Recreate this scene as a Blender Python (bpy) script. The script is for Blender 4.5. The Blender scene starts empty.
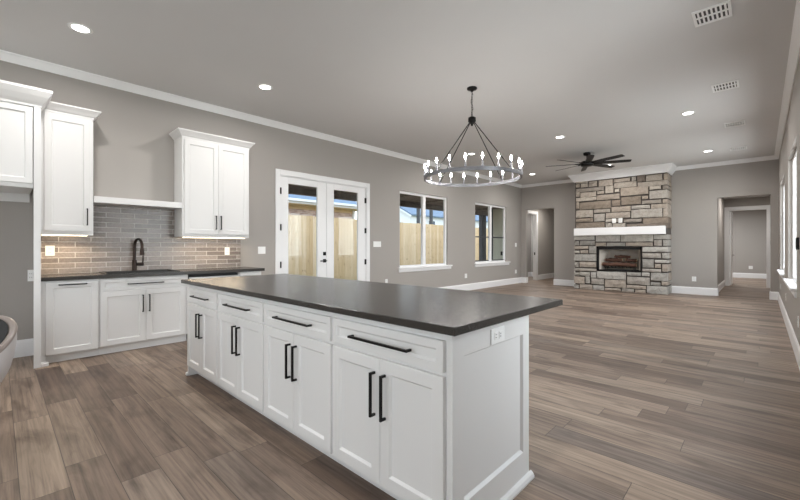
import bpy, bmesh, math, random
from mathutils import Vector
random.seed(7)
SC = bpy.context.scene
COL = SC.collection

# ------------------------------------------------------------------ camera, sky, exposure
cam_d = bpy.data.cameras.new('camera'); cam = bpy.data.objects.new('camera', cam_d); COL.objects.link(cam)
cam_d.sensor_width = 36.0; cam_d.lens = 381.3 / 800 * 36.0; cam_d.clip_start = 0.02
cam_d.shift_y = -2.94 / 800
cam.location = (0, 0, 1.2276); cam.rotation_euler = (math.radians(90), 0, 0.7582)
SC.camera = cam
SC.view_settings.view_transform = 'Standard'; SC.view_settings.look = 'None'
SC.view_settings.exposure = 0.12; SC.view_settings.gamma = 1.0; SC.view_settings.use_curve_mapping = False
try:
    SC.cycles.use_denoising = True
    SC.cycles.max_bounces = 10; SC.cycles.diffuse_bounces = 6; SC.cycles.transparent_max_bounces = 12
    SC.cycles.sample_clamp_indirect = 6.0
    SC.cycles.caustics_reflective = False; SC.cycles.caustics_refractive = False
except Exception:
    pass

SKY = 3.0            # strength of the overcast sky
DOWN_W = 18.0        # watts of one recessed ceiling light
FRONT_W = 48.0      # watts of the lamp at the added window behind the camera
RIGHT_W = 78.0       # watts of each daylight lamp outside the right wall

w = bpy.data.worlds.new('sky'); SC.world = w; w.use_nodes = True
nt = w.node_tree; nt.nodes.clear()
out = nt.nodes.new('ShaderNodeOutputWorld'); bg = nt.nodes.new('ShaderNodeBackground')
tc = nt.nodes.new('ShaderNodeTexCoord'); sep = nt.nodes.new('ShaderNodeSeparateXYZ'); rmp = nt.nodes.new('ShaderNodeValToRGB')
nt.links.new(tc.outputs['Generated'], sep.inputs[0]); nt.links.new(sep.outputs['Z'], rmp.inputs[0])
rmp.color_ramp.elements[0].position = 0.0; rmp.color_ramp.elements[0].color = (0.90, 0.93, 0.97, 1)
rmp.color_ramp.elements[1].position = 0.7; rmp.color_ramp.elements[1].color = (0.66, 0.77, 0.93, 1)
bg.inputs[1].default_value = SKY
nt.links.new(rmp.outputs[0], bg.inputs[0]); nt.links.new(bg.outputs[0], out.inputs[0])

def area_light(name, loc, rot, sx, sy, watts, color=(1, 1, 1), spread=180):
    d = bpy.data.lights.new(name, 'AREA'); d.shape = 'RECTANGLE'; d.size = sx; d.size_y = sy
    d.energy = watts; d.color = color; d.spread = math.radians(spread)
    o = bpy.data.objects.new(name, d); COL.objects.link(o); o.location = loc; o.rotation_euler = rot
    return o
R90 = math.pi / 2
# lamps added as daylight, each just outside its window
area_light('added_lamp_front', (-2.6, -3.75, 1.75), (R90, 0, 0), 3.0, 2.0, FRONT_W, (1.0, 0.98, 0.95))  # lamp added behind the camera to brighten the room
for yy in (-1.4, 3.2, 7.2, 10.4):  # the first two serve windows added out of view
    area_light('daylight_lamp_right', (0.85, yy, 1.75), (R90, 0, R90), 1.8, 1.7, RIGHT_W, (0.96, 0.98, 1.0))

# ------------------------------------------------------------------ helpers
def lin(r, g=None, b=None):
    if g is None: r, g, b = r
    f = lambda c: (c / 255 / 12.92) if c / 255 <= 0.04045 else ((c / 255 + 0.055) / 1.055) ** 2.4
    return (f(r), f(g), f(b), 1.0)

class MB:
    def __init__(s): s.v = []; s.f = []; s.sm = []; s.col = []
    def add(s, vs, fs, smooth=False, col=None):
        b = len(s.v); s.v += [tuple(v) for v in vs]
        for f in fs: s.f.append(tuple(i + b for i in f)); s.sm.append(smooth); s.col.append(col)
        return s
    def box(s, x0, x1, y0, y1, z0, z1, col=None):
        x0, x1 = min(x0, x1), max(x0, x1); y0, y1 = min(y0, y1), max(y0, y1); z0, z1 = min(z0, z1), max(z0, z1)
        vs = [(x, y, z) for z in (z0, z1) for y in (y0, y1) for x in (x0, x1)]
        return s.add(vs, [(0, 2, 3, 1), (4, 5, 7, 6), (0, 1, 5, 4), (2, 6, 7, 3), (0, 4, 6, 2), (1, 3, 7, 5)], False, col)
    def cyl(s, p0, p1, r0, r1=None, n=16, caps=True, smooth=True):
        r1 = r0 if r1 is None else r1
        p0 = Vector(p0); p1 = Vector(p1); d = (p1 - p0).normalized()
        a = d.orthogonal().normalized(); b = d.cross(a)
        ring = lambda p, r: [p + (a * math.cos(2 * math.pi * i / n) + b * math.sin(2 * math.pi * i / n)) * r for i in range(n)]
        s.add(ring(p0, r0) + ring(p1, r1), [(i, (i + 1) % n, n + (i + 1) % n, n + i) for i in range(n)], smooth)
        if caps:
            if r0 > 1e-5: s.add(ring(p0, r0), [tuple(range(n))[::-1]])
            if r1 > 1e-5: s.add(ring(p1, r1), [tuple(range(n))])
        return s
    def tube(s, pts, r, n=10, closed=False):
        pts = [Vector(p) for p in pts]; m = len(pts); rings = []; prev = None
        rr = r if isinstance(r, (list, tuple)) else [r] * m
        for i, p in enumerate(pts):
            if closed: t = pts[(i + 1) % m] - pts[i - 1]
            else: t = pts[min(i + 1, m - 1)] - pts[max(i - 1, 0)]
            t.normalize()
            a = t.orthogonal().normalized() if prev is None else (prev - t * prev.dot(t)).normalized()
            prev = a; b = t.cross(a)
            rings.append([p + (a * math.cos(2 * math.pi * k / n) + b * math.sin(2 * math.pi * k / n)) * rr[i] for k in range(n)])
        vs = [v for q in rings for v in q]; fs = []
        for i in range(m if closed else m - 1):
            j = (i + 1) % m
            for k in range(n): fs.append((i * n + k, i * n + (k + 1) % n, j * n + (k + 1) % n, j * n + k))
        s.add(vs, fs, True)
        if not closed:
            s.add(rings[0], [tuple(range(n))[::-1]]); s.add(rings[-1], [tuple(range(n))])
        return s
    def lathe(s, prof, c, n=32, tilt=None, smooth=True):
        vs = []; fs = []; m = len(prof)
        for (r, z) in prof:
            for k in range(n):
                a = 2 * math.pi * k / n
                vs.append((c[0] + r * math.cos(a), c[1] + r * math.sin(a), c[2] + z + (tilt(r, a) if tilt else 0)))
        for i in range(m - 1):
            for k in range(n): fs.append((i * n + k, i * n + (k + 1) % n, (i + 1) * n + (k + 1) % n, (i + 1) * n + k))
        return s.add(vs, fs, smooth)
    def prism(s, prof, p0, p1, a, b):
        """profile (u,v) with axes a,b extruded from p0 to p1"""
        p0 = Vector(p0); p1 = Vector(p1); a = Vector(a); b = Vector(b); n = len(prof)
        v0 = [p0 + a * u + b * v for u, v in prof]; v1 = [p1 + a * u + b * v for u, v in prof]
        s.add(v0 + v1, [(i, (i + 1) % n, n + (i + 1) % n, n + i) for i in range(n)] + [tuple(range(n))[::-1], tuple(range(n, 2 * n))])
        return s
    def loops(s, loops, cap0=True, cap1=True):
        n = len(loops[0]); vs = [v for l in loops for v in l]; fs = []
        for i in range(len(loops) - 1):
            for k in range(n): fs.append((i * n + k, i * n + (k + 1) % n, (i + 1) * n + (k + 1) % n, (i + 1) * n + k))
        if cap0: fs.append(tuple(range(n))[::-1])
        if cap1: fs.append(tuple(range((len(loops) - 1) * n, len(loops) * n)))
        return s.add(vs, fs)

def root_loc(p):
    while p.parent: p = p.parent
    return Vector(p.location)

def obj(name, mb, m, parent=None, bevel=0.0, label=None, origin=None, seg=1, angle=30):
    off = root_loc(parent) if parent else Vector(origin or (0, 0, 0))
    me = bpy.data.meshes.new(name)
    me.from_pydata([tuple(Vector(v) - off) for v in mb.v], [], mb.f)
    me.polygons.foreach_set('use_smooth', mb.sm)
    if any(c is not None for c in mb.col):
        at = me.color_attributes.new('tone', 'FLOAT_COLOR', 'CORNER'); i = 0
        for p, c in zip(me.polygons, mb.col):
            for _ in p.vertices: at.data[i].color = c or (0.5, 0.5, 0.5, 1); i += 1
    bm = bmesh.new(); bm.from_mesh(me); bmesh.ops.recalc_face_normals(bm, faces=bm.faces); bm.to_mesh(me); bm.free()
    me.materials.append(m)
    o = bpy.data.objects.new(name, me); COL.objects.link(o)
    if parent: o.parent = parent
    else: o.location = off
    if bevel > 0:
        md = o.modifiers.new('bevel', 'BEVEL'); md.width = bevel; md.segments = seg; md.limit_method = 'ANGLE'; md.angle_limit = math.radians(angle)
    if label: o['label'] = label
    return o

def tag(o, label, cat, group=None):
    o['label'] = label; o['category'] = cat
    if group: o['group'] = group
    return o

def thing(name, label, cat, loc=(0, 0, 0), group=None):
    o = bpy.data.objects.new(name, None); COL.objects.link(o); o.location = loc; o.empty_display_size = 0.1
    return tag(o, label, cat, group)

def struct(name, mb, m, bevel=0.0):
    o = obj(name, mb, m, None, bevel); o['kind'] = 'structure'; return o

def struct_empty(name, loc=(0, 0, 0)):
    o = bpy.data.objects.new(name, None); COL.objects.link(o); o.location = loc; o['kind'] = 'structure'; return o

# ------------------------------------------------------------------ materials
def nodes(name):
    m = bpy.data.materials.new(name); m.use_nodes = True
    t = m.node_tree; return m, t, t.nodes['Principled BSDF'], t.nodes['Material Output']

def mat(name, c, rough=0.5, metal=0.0, spec=0.5, noise=0.0, nscale=20.0, bump=0.0, bscale=200.0, emit=None, estr=0.0):
    m, t, p, o = nodes(name)
    p.inputs['Roughness'].default_value = rough; p.inputs['Metallic'].default_value = metal
    p.inputs['Specular IOR Level'].default_value = spec
    geo = t.nodes.new('ShaderNodeNewGeometry')
    nz = t.nodes.new('ShaderNodeTexNoise'); nz.inputs['Scale'].default_value = nscale; nz.inputs['Detail'].default_value = 4
    t.links.new(geo.outputs['Position'], nz.inputs['Vector'])
    mx = t.nodes.new('ShaderNodeMix'); mx.data_type = 'RGBA'
    mx.inputs[6].default_value = tuple(max(0, q * (1 - noise)) for q in c[:3]) + (1,)
    mx.inputs[7].default_value = tuple(min(1, q * (1 + noise)) for q in c[:3]) + (1,)
    t.links.new(nz.outputs['Fac'], mx.inputs[0]); t.links.new(mx.outputs[2], p.inputs['Base Color'])
    if bump > 0:
        n2 = t.nodes.new('ShaderNodeTexNoise'); n2.inputs['Scale'].default_value = bscale; n2.inputs['Detail'].default_value = 3
        t.links.new(geo.outputs['Position'], n2.inputs['Vector'])
        b = t.nodes.new('ShaderNodeBump'); b.inputs['Strength'].default_value = bump; b.inputs['Distance'].default_value = 0.004
        t.links.new(n2.outputs['Fac'], b.inputs['Height']); t.links.new(b.outputs[0], p.inputs['Normal'])
    if emit:
        p.inputs['Emission Color'].default_value = emit; p.inputs['Emission Strength'].default_value = estr
    return m

def math_node(t, op, a, b=None, c=None):
    n = t.nodes.new('ShaderNodeMath'); n.operation = op
    for i, q in enumerate((a, b, c)):
        if q is None: continue
        if isinstance(q, (int, float)): n.inputs[i].default_value = q
        else: t.links.new(q, n.inputs[i])
    return n.outputs[0]

def ramp(t, fac, stops):
    r = t.nodes.new('ShaderNodeValToRGB'); t.links.new(fac, r.inputs[0])
    e = r.color_ramp.elements
    while len(e) < len(stops): e.new(0.5)
    for el, (pos, c) in zip(e, stops): el.position = pos; el.color = c
    return r.outputs[0]

def mixc(t, fac, a, b, mode='MIX'):
    n = t.nodes.new('ShaderNodeMix'); n.data_type = 'RGBA'; n.blend_type = mode
    for i, q in ((0, fac), (6, a), (7, b)):
        if isinstance(q, (int, float)): n.inputs[i].default_value = q
        elif isinstance(q, tuple): n.inputs[i].default_value = q
        else: t.links.new(q, n.inputs[i])
    return n.outputs[2]

def comb(t, x, y, z=0.0):
    n = t.nodes.new('ShaderNodeCombineXYZ')
    for i, q in enumerate((x, y, z)):
        if isinstance(q, (int, float)): n.inputs[i].default_value = q
        else: t.links.new(q, n.inputs[i])
    return n.outputs[0]

def noise_tex(t, vec, scale, detail=4, rough=0.5, dist=0.0):
    n = t.nodes.new('ShaderNodeTexNoise'); n.inputs['Scale'].default_value = scale; n.inputs['Detail'].default_value = detail
    n.inputs['Roughness'].default_value = rough; n.inputs['Distortion'].default_value = dist
    t.links.new(vec, n.inputs['Vector']); return n.outputs['Fac']

def white(t, vec):
    n = t.nodes.new('ShaderNodeTexWhiteNoise'); n.noise_dimensions = '2D'; t.links.new(vec, n.inputs['Vector']); return n

def planks(name, length, width, y_off, tones, rough, along_x=True, grain=(0.75, 24.0), gap=0.0018, bump=0.12, knots=0.5):
    m, t, p, o = nodes(name)
    geo = t.nodes.new('ShaderNodeNewGeometry'); sp = t.nodes.new('ShaderNodeSeparateXYZ'); t.links.new(geo.outputs['Position'], sp.inputs[0])
    X, Y = (sp.outputs[0], sp.outputs[1]) if along_x else (sp.outputs[1], sp.outputs[0])
    yr = math_node(t, 'DIVIDE', math_node(t, 'SUBTRACT', Y, y_off), width)
    row = math_node(t, 'FLOOR', yr); fy = math_node(t, 'FRACT', yr)
    wr = white(t, comb(t, row, 3.7)).outputs['Value']
    xs = math_node(t, 'ADD', math_node(t, 'DIVIDE', X, length), wr)
    ix = math_node(t, 'FLOOR', xs); fx = math_node(t, 'FRACT', xs)
    wn = white(t, comb(t, row, ix)); rnd = wn.outputs['Value']
    gy = math_node(t, 'MINIMUM', fy, math_node(t, 'SUBTRACT', 1.0, fy))
    gx = math_node(t, 'MINIMUM', fx, math_node(t, 'SUBTRACT', 1.0, fx))
    seam = math_node(t, 'MAXIMUM', math_node(t, 'LESS_THAN', gy, gap / width), math_node(t, 'LESS_THAN', gx, gap / length))
    sh = math_node(t, 'MULTIPLY', rnd, 37.0)
    gv = comb(t, math_node(t, 'ADD', math_node(t, 'MULTIPLY', X, grain[0]), sh), math_node(t, 'MULTIPLY', Y, grain[1]), sh)
    g1 = noise_tex(t, gv, 1.6, 7, 0.66, 0.5)
    kv = comb(t, math_node(t, 'ADD', math_node(t, 'MULTIPLY', X, 1.1), sh), math_node(t, 'MULTIPLY', Y, 4.2), sh)
    k1 = noise_tex(t, kv, 2.1, 4, 0.55, 0.6)
    base = ramp(t, rnd, tones)
    c = mixc(t, 0.9, base, ramp(t, g1, [(0.28, (0.38, 0.36, 0.35, 1)), (0.5, (0.94, 0.92, 0.92, 1)), (0.68, (1.30, 1.29, 1.27, 1))]), 'MULTIPLY')
    c = mixc(t, knots, c, ramp(t, k1, [(0.30, (0.48, 0.45, 0.44, 1)), (0.5, (1.0, 1.0, 1.0, 1)), (0.75, (1.15, 1.14, 1.12, 1))]), 'MULTIPLY')
    c = mixc(t, math_node(t, 'MULTIPLY', seam, 0.75), c, (0.03, 0.025, 0.022, 1))
    t.links.new(c, p.inputs['Base Color'])
    p.inputs['Roughness'].default_value = rough; p.inputs['Specular IOR Level'].default_value = 0.38
    b = t.nodes.new('ShaderNodeBump'); b.inputs['Strength'].default_value = bump; b.inputs['Distance'].default_value = 0.002
    t.links.new(math_node(t, 'SUBTRACT', g1, seam), b.inputs['Height']); t.links.new(b.outputs[0], p.inputs['Normal'])
    return m

def bricks(name, ua, length, height, c1, c2, mortar, mort, rough, bump=0.3, z0=0.0, u0=0.0, nz=60, offset=0.5, wave=0.0):
    m, t, p, o = nodes(name)
    geo = t.nodes.new('ShaderNodeNewGeometry'); sp = t.nodes.new('ShaderNodeSeparateXYZ'); t.links.new(geo.outputs['Position'], sp.inputs[0])
    v = comb(t, math_node(t, 'SUBTRACT', sp.outputs[ua], u0), math_node(t, 'SUBTRACT', sp.outputs[2], z0))
    br = t.nodes.new('ShaderNodeTexBrick'); t.links.new(v, br.inputs['Vector'])
    br.offset = offset; br.inputs['Scale'].default_value = 1.0; br.inputs['Brick Width'].default_value = length; br.inputs['Row Height'].default_value = height
    br.inputs['Mortar Size'].default_value = mort; br.inputs['Mortar Smooth'].default_value = 0.2; br.inputs['Bias'].default_value = 0.0
    br.inputs['Color1'].default_value = c1; br.inputs['Color2'].default_value = c2; br.inputs['Mortar'].default_value = mortar
    n1 = noise_tex(t, geo.outputs['Position'], nz, 4, 0.6)
    c = mixc(t, 0.6, br.outputs['Color'], ramp(t, n1, [(0.3, (0.72, 0.72, 0.72, 1)), (0.7, (1.2, 1.2, 1.2, 1))]), 'MULTIPLY')
    t.links.new(c, p.inputs['Base Color'])
    p.inputs['Roughness'].default_value = rough
    b = t.nodes.new('ShaderNodeBump'); b.inputs['Strength'].default_value = bump; b.inputs['Distance'].default_value = 0.004
    hgt = math_node(t, 'SUBTRACT', math_node(t, 'MULTIPLY', n1, 0.5 + wave), br.outputs['Fac'])
    t.links.new(hgt, b.inputs['Height']); t.links.new(b.outputs[0], p.inputs['Normal'])
    return m

M = {}
M['white'] = mat('white_cabinet_paint', lin(225, 224, 223), 0.38, noise=0.01, nscale=3)
M['trim'] = mat('white_trim_paint', lin(243, 243, 244), 0.4, noise=0.01, nscale=3)
M['wall'] = mat('greige_wall_paint', lin(169, 164, 159), 0.75, noise=0.02, nscale=1.5, bump=0.06, bscale=140)
M['ceil'] = mat('greige_ceiling_paint', lin(213, 212, 211), 0.85, noise=0.02, nscale=1.2, bump=0.10, bscale=90)
M['black'] = mat('matte_black_metal', lin(26, 25, 25), 0.4, 0.6, noise=0.05)
M['bronze'] = mat('dark_bronze_metal', lin(46, 36, 32), 0.28, 0.8, noise=0.05)
M['steel'] = mat('brushed_steel', lin(190, 190, 190), 0.28, 1.0, noise=0.03, nscale=8)
M['plastic'] = mat('white_plastic', lin(244, 244, 243), 0.35, noise=0.0)
M['slot'] = mat('dark_slot', lin(70, 68, 66), 0.6)
M['dark'] = mat('soot_black', lin(28, 27, 26), 0.75, noise=0.2)
M['sinkm'] = mat('black_composite', lin(30, 29, 28), 0.35, noise=0.1, nscale=120)
M['firewall'] = mat('pale_firebrick_panel', lin(205, 197, 186), 0.8, noise=0.08, nscale=25, bump=0.2, bscale=60)
M['log'] = mat('charred_log_bark', lin(88, 60, 48), 0.9, noise=0.55, nscale=22, bump=0.8, bscale=45)
M['lens'] = mat('lit_lens', (1, 1, 1, 1), 0.5, emit=(1, 0.97, 0.92, 1), estr=9.0)
M['bulb'] = mat('lit_bulb', (1, 1, 1, 1), 0.4, emit=(1, 0.96, 0.92, 1), estr=130.0)
M['warm'] = mat('warm_led_strip', (1, 1, 1, 1), 0.5, emit=(1, 0.80, 0.56, 1), estr=3.5)
M['iron'] = mat('grey_iron', lin(124, 124, 128), 0.38, 0.7, noise=0.15, nscale=40)
M['candle'] = mat('pale_candle_sleeve', lin(140, 140, 145), 0.45, noise=0.02)
M['counter'] = mat('leathered_charcoal_stone', lin(52, 49, 46), 0.26, noise=0.4, nscale=160, bump=0.012, bscale=60, spec=0.55)
M['floor'] = planks('oak_vinyl_planks', 1.22, 0.183, 0.077,
    [(0.0, lin(104, 88, 77)), (0.3, lin(128, 111, 98)), (0.6, lin(142, 125, 111)), (0.85, lin(160, 142, 125)), (1.0, lin(122, 109, 100))], 0.44, knots=0.75)
M['porchwood'] = planks('dark_porch_boards', 3.0, 0.14, 0.0, [(0.0, lin(122, 116, 110)), (1.0, lin(150, 143, 136))], 0.8, along_x=False, knots=0.2)
M['concrete'] = mat('concrete', lin(160, 156, 150), 0.9, noise=0.08, nscale=6)
M['grass'] = mat('lawn_ground', lin(110, 118, 84), 0.95, noise=0.3, nscale=14)
M['tile'] = bricks('glazed_grey_tile', 1, 0.30, 0.0625, lin(154, 145, 140), lin(118, 109, 104), lin(200, 195, 190), 0.0042, 0.18, 0.55, z0=0.914, u0=0.345, nz=38, wave=0.9)
M['brickm'] = bricks('house_brick', 1, 0.21, 0.075, lin(212, 188, 178), lin(164, 136, 128), lin(222, 214, 208), 0.007, 0.9, 0.4)
M['housewhite'] = mat('white_siding', lin(228, 230, 232), 0.7, noise=0.03, nscale=3)
M['roof'] = mat('blue_grey_shingles', lin(108, 126, 146), 0.8, noise=0.15, nscale=12)
M['soffit'] = mat('tan_soffit', lin(214, 192, 156), 0.8, noise=0.03)
M['houseglass'] = mat('house_window_glass', lin(70, 84, 98), 0.1)
M['garage'] = mat('blue_grey_garage_door', lin(178, 194, 208), 0.6, noise=0.02)
M['sidingpale'] = mat('pale_green_grey_siding', lin(198, 200, 184), 0.8, noise=0.03)
M['postm'] = mat('dark_grey_post', lin(70, 72, 74), 0.6, noise=0.08)
M['shell'] = mat('pale_seat_shell', lin(196, 192, 192), 0.35, noise=0.02)
M['rim'] = mat('grey_brown_rim', lin(140, 128, 122), 0.3, noise=0.04)
M['seatgrey'] = mat('grey_cushion_fabric', lin(150, 152, 154), 0.85, noise=0.1, nscale=200, bump=0.2, bscale=400)
M['seatdark'] = mat('dark_seat_lining', lin(52, 50, 50), 0.7, noise=0.1)

def fence_mat():
    m, t, p, o = nodes('new_pine_boards')
    geo = t.nodes.new('ShaderNodeNewGeometry'); sp = t.nodes.new('ShaderNodeSeparateXYZ'); t.links.new(geo.outputs['Position'], sp.inputs[0])
    idx = math_node(t, 'FLOOR', math_node(t, 'DIVIDE', sp.outputs[1], 0.142))
    rnd = white(t, comb(t, idx, 1.3)).outputs['Value']; sh = math_node(t, 'MULTIPLY', rnd, 31.0)
    g = noise_tex(t, comb(t, math_node(t, 'ADD', math_node(t, 'MULTIPLY', sp.outputs[1], 26.0), sh), math_node(t, 'MULTIPLY', sp.outputs[2], 1.6), sh), 1.2, 5, 0.6, 0.8)
    kn = t.nodes.new('ShaderNodeTexVoronoi'); kn.inputs['Scale'].default_value = 1.0
    t.links.new(comb(t, math_node(t, 'MULTIPLY', sp.outputs[1], 7.0), math_node(t, 'ADD', math_node(t, 'MULTIPLY', sp.outputs[2], 3.4), sh)), kn.inputs['Vector'])
    c = ramp(t, rnd, [(0.0, lin(216, 186, 142)), (0.5, lin(228, 201, 160)), (1.0, lin(238, 216, 180))])
    c = mixc(t, 0.6, c, ramp(t, g, [(0.3, (0.70, 0.64, 0.56, 1)), (0.7, (1.06, 1.05, 1.04, 1))]), 'MULTIPLY')
    c = mixc(t, ramp(t, kn.outputs['Distance'], [(0.07, (0.9, 0.9, 0.9, 1)), (0.15, (0, 0, 0, 1))]), c, lin(128, 92, 58))
    t.links.new(c, p.inputs['Base Color']); p.inputs['Roughness'].default_value = 0.85
    return m
M['fence'] = fence_mat()

def stone_mat():
    m, t, p, o = nodes('chopped_limestone')
    at = t.nodes.new('ShaderNodeVertexColor'); at.layer_name = 'tone'
    geo = t.nodes.new('ShaderNodeNewGeometry')
    n1 = noise_tex(t, geo.outputs['Position'], 9.0, 6, 0.68); n2 = noise_tex(t, geo.outputs['Position'], 42.0, 5, 0.7)
    c = mixc(t, 0.8, at.outputs['Color'], ramp(t, n1, [(0.28, (0.62, 0.60, 0.58, 1)), (0.5, (0.98, 0.98, 0.98, 1)), (0.74, (1.22, 1.21, 1.19, 1))]), 'MULTIPLY')
    c = mixc(t, 0.7, c, ramp(t, n2, [(0.30, (0.62, 0.60, 0.58, 1)), (0.46, (1, 1, 1, 1)), (0.8, (1.12, 1.12, 1.12, 1))]), 'MULTIPLY')
    t.links.new(c, p.inputs['Base Color']); p.inputs['Roughness'].default_value = 0.9
    b = t.nodes.new('ShaderNodeBump'); b.inputs['Strength'].default_value = 0.8; b.inputs['Distance'].default_value = 0.02
    t.links.new(math_node(t, 'ADD', n1, math_node(t, 'MULTIPLY', n2, 0.5)), b.inputs['Height']); t.links.new(b.outputs[0], p.inputs['Normal'])
    return m
M['stone'] = stone_mat()
M['mortar'] = mat('dark_grey_mortar', lin(88, 82, 78), 0.95, noise=0.2, nscale=60, bump=0.4, bscale=80)

def glass_mat():
    m = bpy.data.materials.new('window_glass'); m.use_nodes = True; t = m.node_tree; t.nodes.clear()
    o = t.nodes.new('ShaderNodeOutputMaterial'); tr = t.nodes.new('ShaderNodeBsdfTransparent'); gl = t.nodes.new('ShaderNodeBsdfGlossy')
    gl.inputs['Roughness'].default_value = 0.02; tr.inputs['Color'].default_value = (0.93, 0.95, 0.95, 1)
    lw = t.nodes.new('ShaderNodeLayerWeight'); fr = math_node(t, 'MULTIPLY_ADD', math_node(t, 'POWER', lw.outputs['Facing'], 5.0), 0.45, 0.016)
    mx = t.nodes.new('ShaderNodeMixShader'); t.links.new(fr, mx.inputs[0]); t.links.new(tr.outputs[0], mx.inputs[1]); t.links.new(gl.outputs[0], mx.inputs[2])
    t.links.new(mx.outputs[0], o.inputs[0]); return m
M['glass'] = glass_mat()
# ------------------------------------------------------------------ the setting
XL, XR, YB, YF, ZC = -6.012, 0.295, 12.43, -3.4, 3.353
struct('floor', MB().box(-11.0, 3.0, YF - 0.2, 21.0, -0.12, 0.0), M['floor'])
struct('ceiling', MB().box(XL - 0.2, XR + 0.2, YF - 0.2, YB + 0.15, ZC, ZC + 0.15), M['ceil'])

def wall_x(name, x0, x1, y0, y1, z1, holes):
    mb = MB(); y = y0
    for (a, b, c, d) in sorted(holes):
        mb.box(x0, x1, y, a, 0, z1)
        if c > 0: mb.box(x0, x1, a, b, 0, c)
        mb.box(x0, x1, a, b, d, z1); y = b
    mb.box(x0, x1, y, y1, 0, z1)
    return struct(name, mb, M['wall'])
def wall_y(name, y0, y1, x0, x1, z1, holes):
    mb = MB(); x = x0
    for (a, b, c, d) in sorted(holes):
        mb.box(x, a, y0, y1, 0, z1)
        if c > 0: mb.box(a, b, y0, y1, 0, c)
        mb.box(a, b, y0, y1, d, z1); x = b
    mb.box(x, x1, y0, y1, 0, z1)
    return struct(name, mb, M['wall'])

DOOR = (3.33, 5.325, 0.0, 2.475)
W1 = (6.335, 8.245, 0.75, 2.53); W2 = (9.52, 11.47, 0.75, 2.53)
wall_x('wall_left', XL - 0.15, XL, YF - 0.15, YB, ZC, [DOOR, W1, W2])
W3 = (9.46, 11.30, 0.75, 2.53); W4 = (6.29, 8.13, 0.75, 2.53)
wall_x('wall_right', XR, XR + 0.15, YF - 0.15, YB, ZC, [W3, W4, (2.3, 4.1, 0.75, 2.53), (-2.3, -0.5, 0.75, 2.53)])
wall_y('wall_back', YB, YB + 0.15, XL - 0.15, XR + 0.15, ZC, [(-5.845, -4.883, 0, 2.50), (-0.80, 0.16, 0, 2.465)])
wall_y('wall_front', YF - 0.15, YF, XL - 0.15, XR + 0.15, ZC, [(-4.1, -1.1, 0.75, 2.75)])

# hall beyond the left opening
struct('wall_hall_left', MB().box(-6.17, -6.05, 12.58, 12.93, 0, 2.9).box(-6.17, -6.05, 13.75, 17.0, 0, 2.9).box(-6.17, -6.05, 12.93, 13.75, 2.45, 2.9), M['wall'])
struct('wall_hall_right', MB().box(-4.80, -4.68, 12.58, 17.0, 0, 2.9), M['wall'])
struct('wall_hall_end', MB().box(-6.17, -4.68, 17.0, 17.12, 0, 2.9), M['wall'])
struct('wall_bedroom', MB().box(-7.10, -6.17, 15.35, 15.47, 0, 2.9).box(-7.10, -6.99, 12.58, 15.35, 0, 2.9).box(-7.10, -6.17, 12.46, 12.58, 0, 2.9), M['wall'])
struct('ceiling_hall', MB().box(-7.10, -4.6, 12.58, 17.2, 2.75, 2.85), M['ceil'])
# hall and room beyond the right opening
struct('wall_passage_left', MB().box(-0.97, -0.85, 12.58, 15.93, 0, 2.9), M['wall'])
struct('wall_passage_right', MB().box(0.40, 0.52, 12.58, 20.6, 0, 2.9), M['wall'])
wall_y('wall_passage_end', 15.93, 16.05, -3.2, 0.52, 2.9, [(-0.745, 0.135, 0, 2.385)])
struct('wall_study', MB().box(-3.2, 0.52, 20.5, 20.62, 0, 2.9).box(-3.2, -3.08, 16.05, 20.5, 0, 2.9), M['wall'])
struct('ceiling_passage', MB().box(-3.3, 0.6, 12.58, 20.7, 2.75, 2.85), M['ceil'])

# baseboards: tall board with an eased top
BP = [(0, 0), (0.017, 0), (0.017, 0.165), (0.010, 0.182), (0.006, 0.190), (0, 0.190)]
def base(name, segs):
    mb = MB()
    for (p0, p1, a) in segs: mb.prism(BP, (p0[0], p0[1], 0), (p1[0], p1[1], 0), (a[0], a[1], 0), (0, 0, 1))
    return struct(name, mb, M['trim'])
base('baseboard_left', [((XL, -0.66), (XL, 0.285), (1, 0)), ((XL, 2.72), (XL, 3.24), (1, 0)), ((XL, 5.415), (XL, YB), (1, 0)), ((XL, YF), (XL, -0.72), (1, 0))])
base('baseboard_back', [((XL, YB), (-5.845, YB), (0, -1)), ((-4.883, YB), (-4.03, YB), (0, -1)), ((-1.77, YB), (-0.80, YB), (0, -1)), ((0.16, YB), (XR, YB), (0, -1)),
                        ((-4.883, YB), (-4.883, YB + 0.15), (-1, 0)), ((-5.845, YB), (-5.845, YB + 0.15), (1, 0)), ((-0.80, YB), (-0.80, YB + 0.15), (1, 0)), ((0.16, YB), (0.16, YB + 0.15), (-1, 0))])
base('baseboard_right', [((XR, YF), (XR, YB), (-1, 0))])
base('baseboard_front', [((XL, YF), (XR, YF), (0, 1))])
base('baseboard_hall', [((-6.05, 13.85), (-6.05, 17.0), (1, 0)), ((-4.80, 12.58), (-4.80, 17.0), (-1, 0)), ((-6.05, 17.0), (-4.80, 17.0), (0, -1)), ((-6.99, 12.58), (-6.99, 15.35), (1, 0)), ((-6.99, 15.35), (-6.17, 15.35), (0, -1))])
base('baseboard_passage', [((-0.85, 12.58), (-0.85, 15.93), (1, 0)), ((0.40, 12.58), (0.40, 15.93), (-1, 0))])
base('baseboard_study', [((-3.08, 20.5), (0.40, 20.5), (0, -1))])

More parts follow.
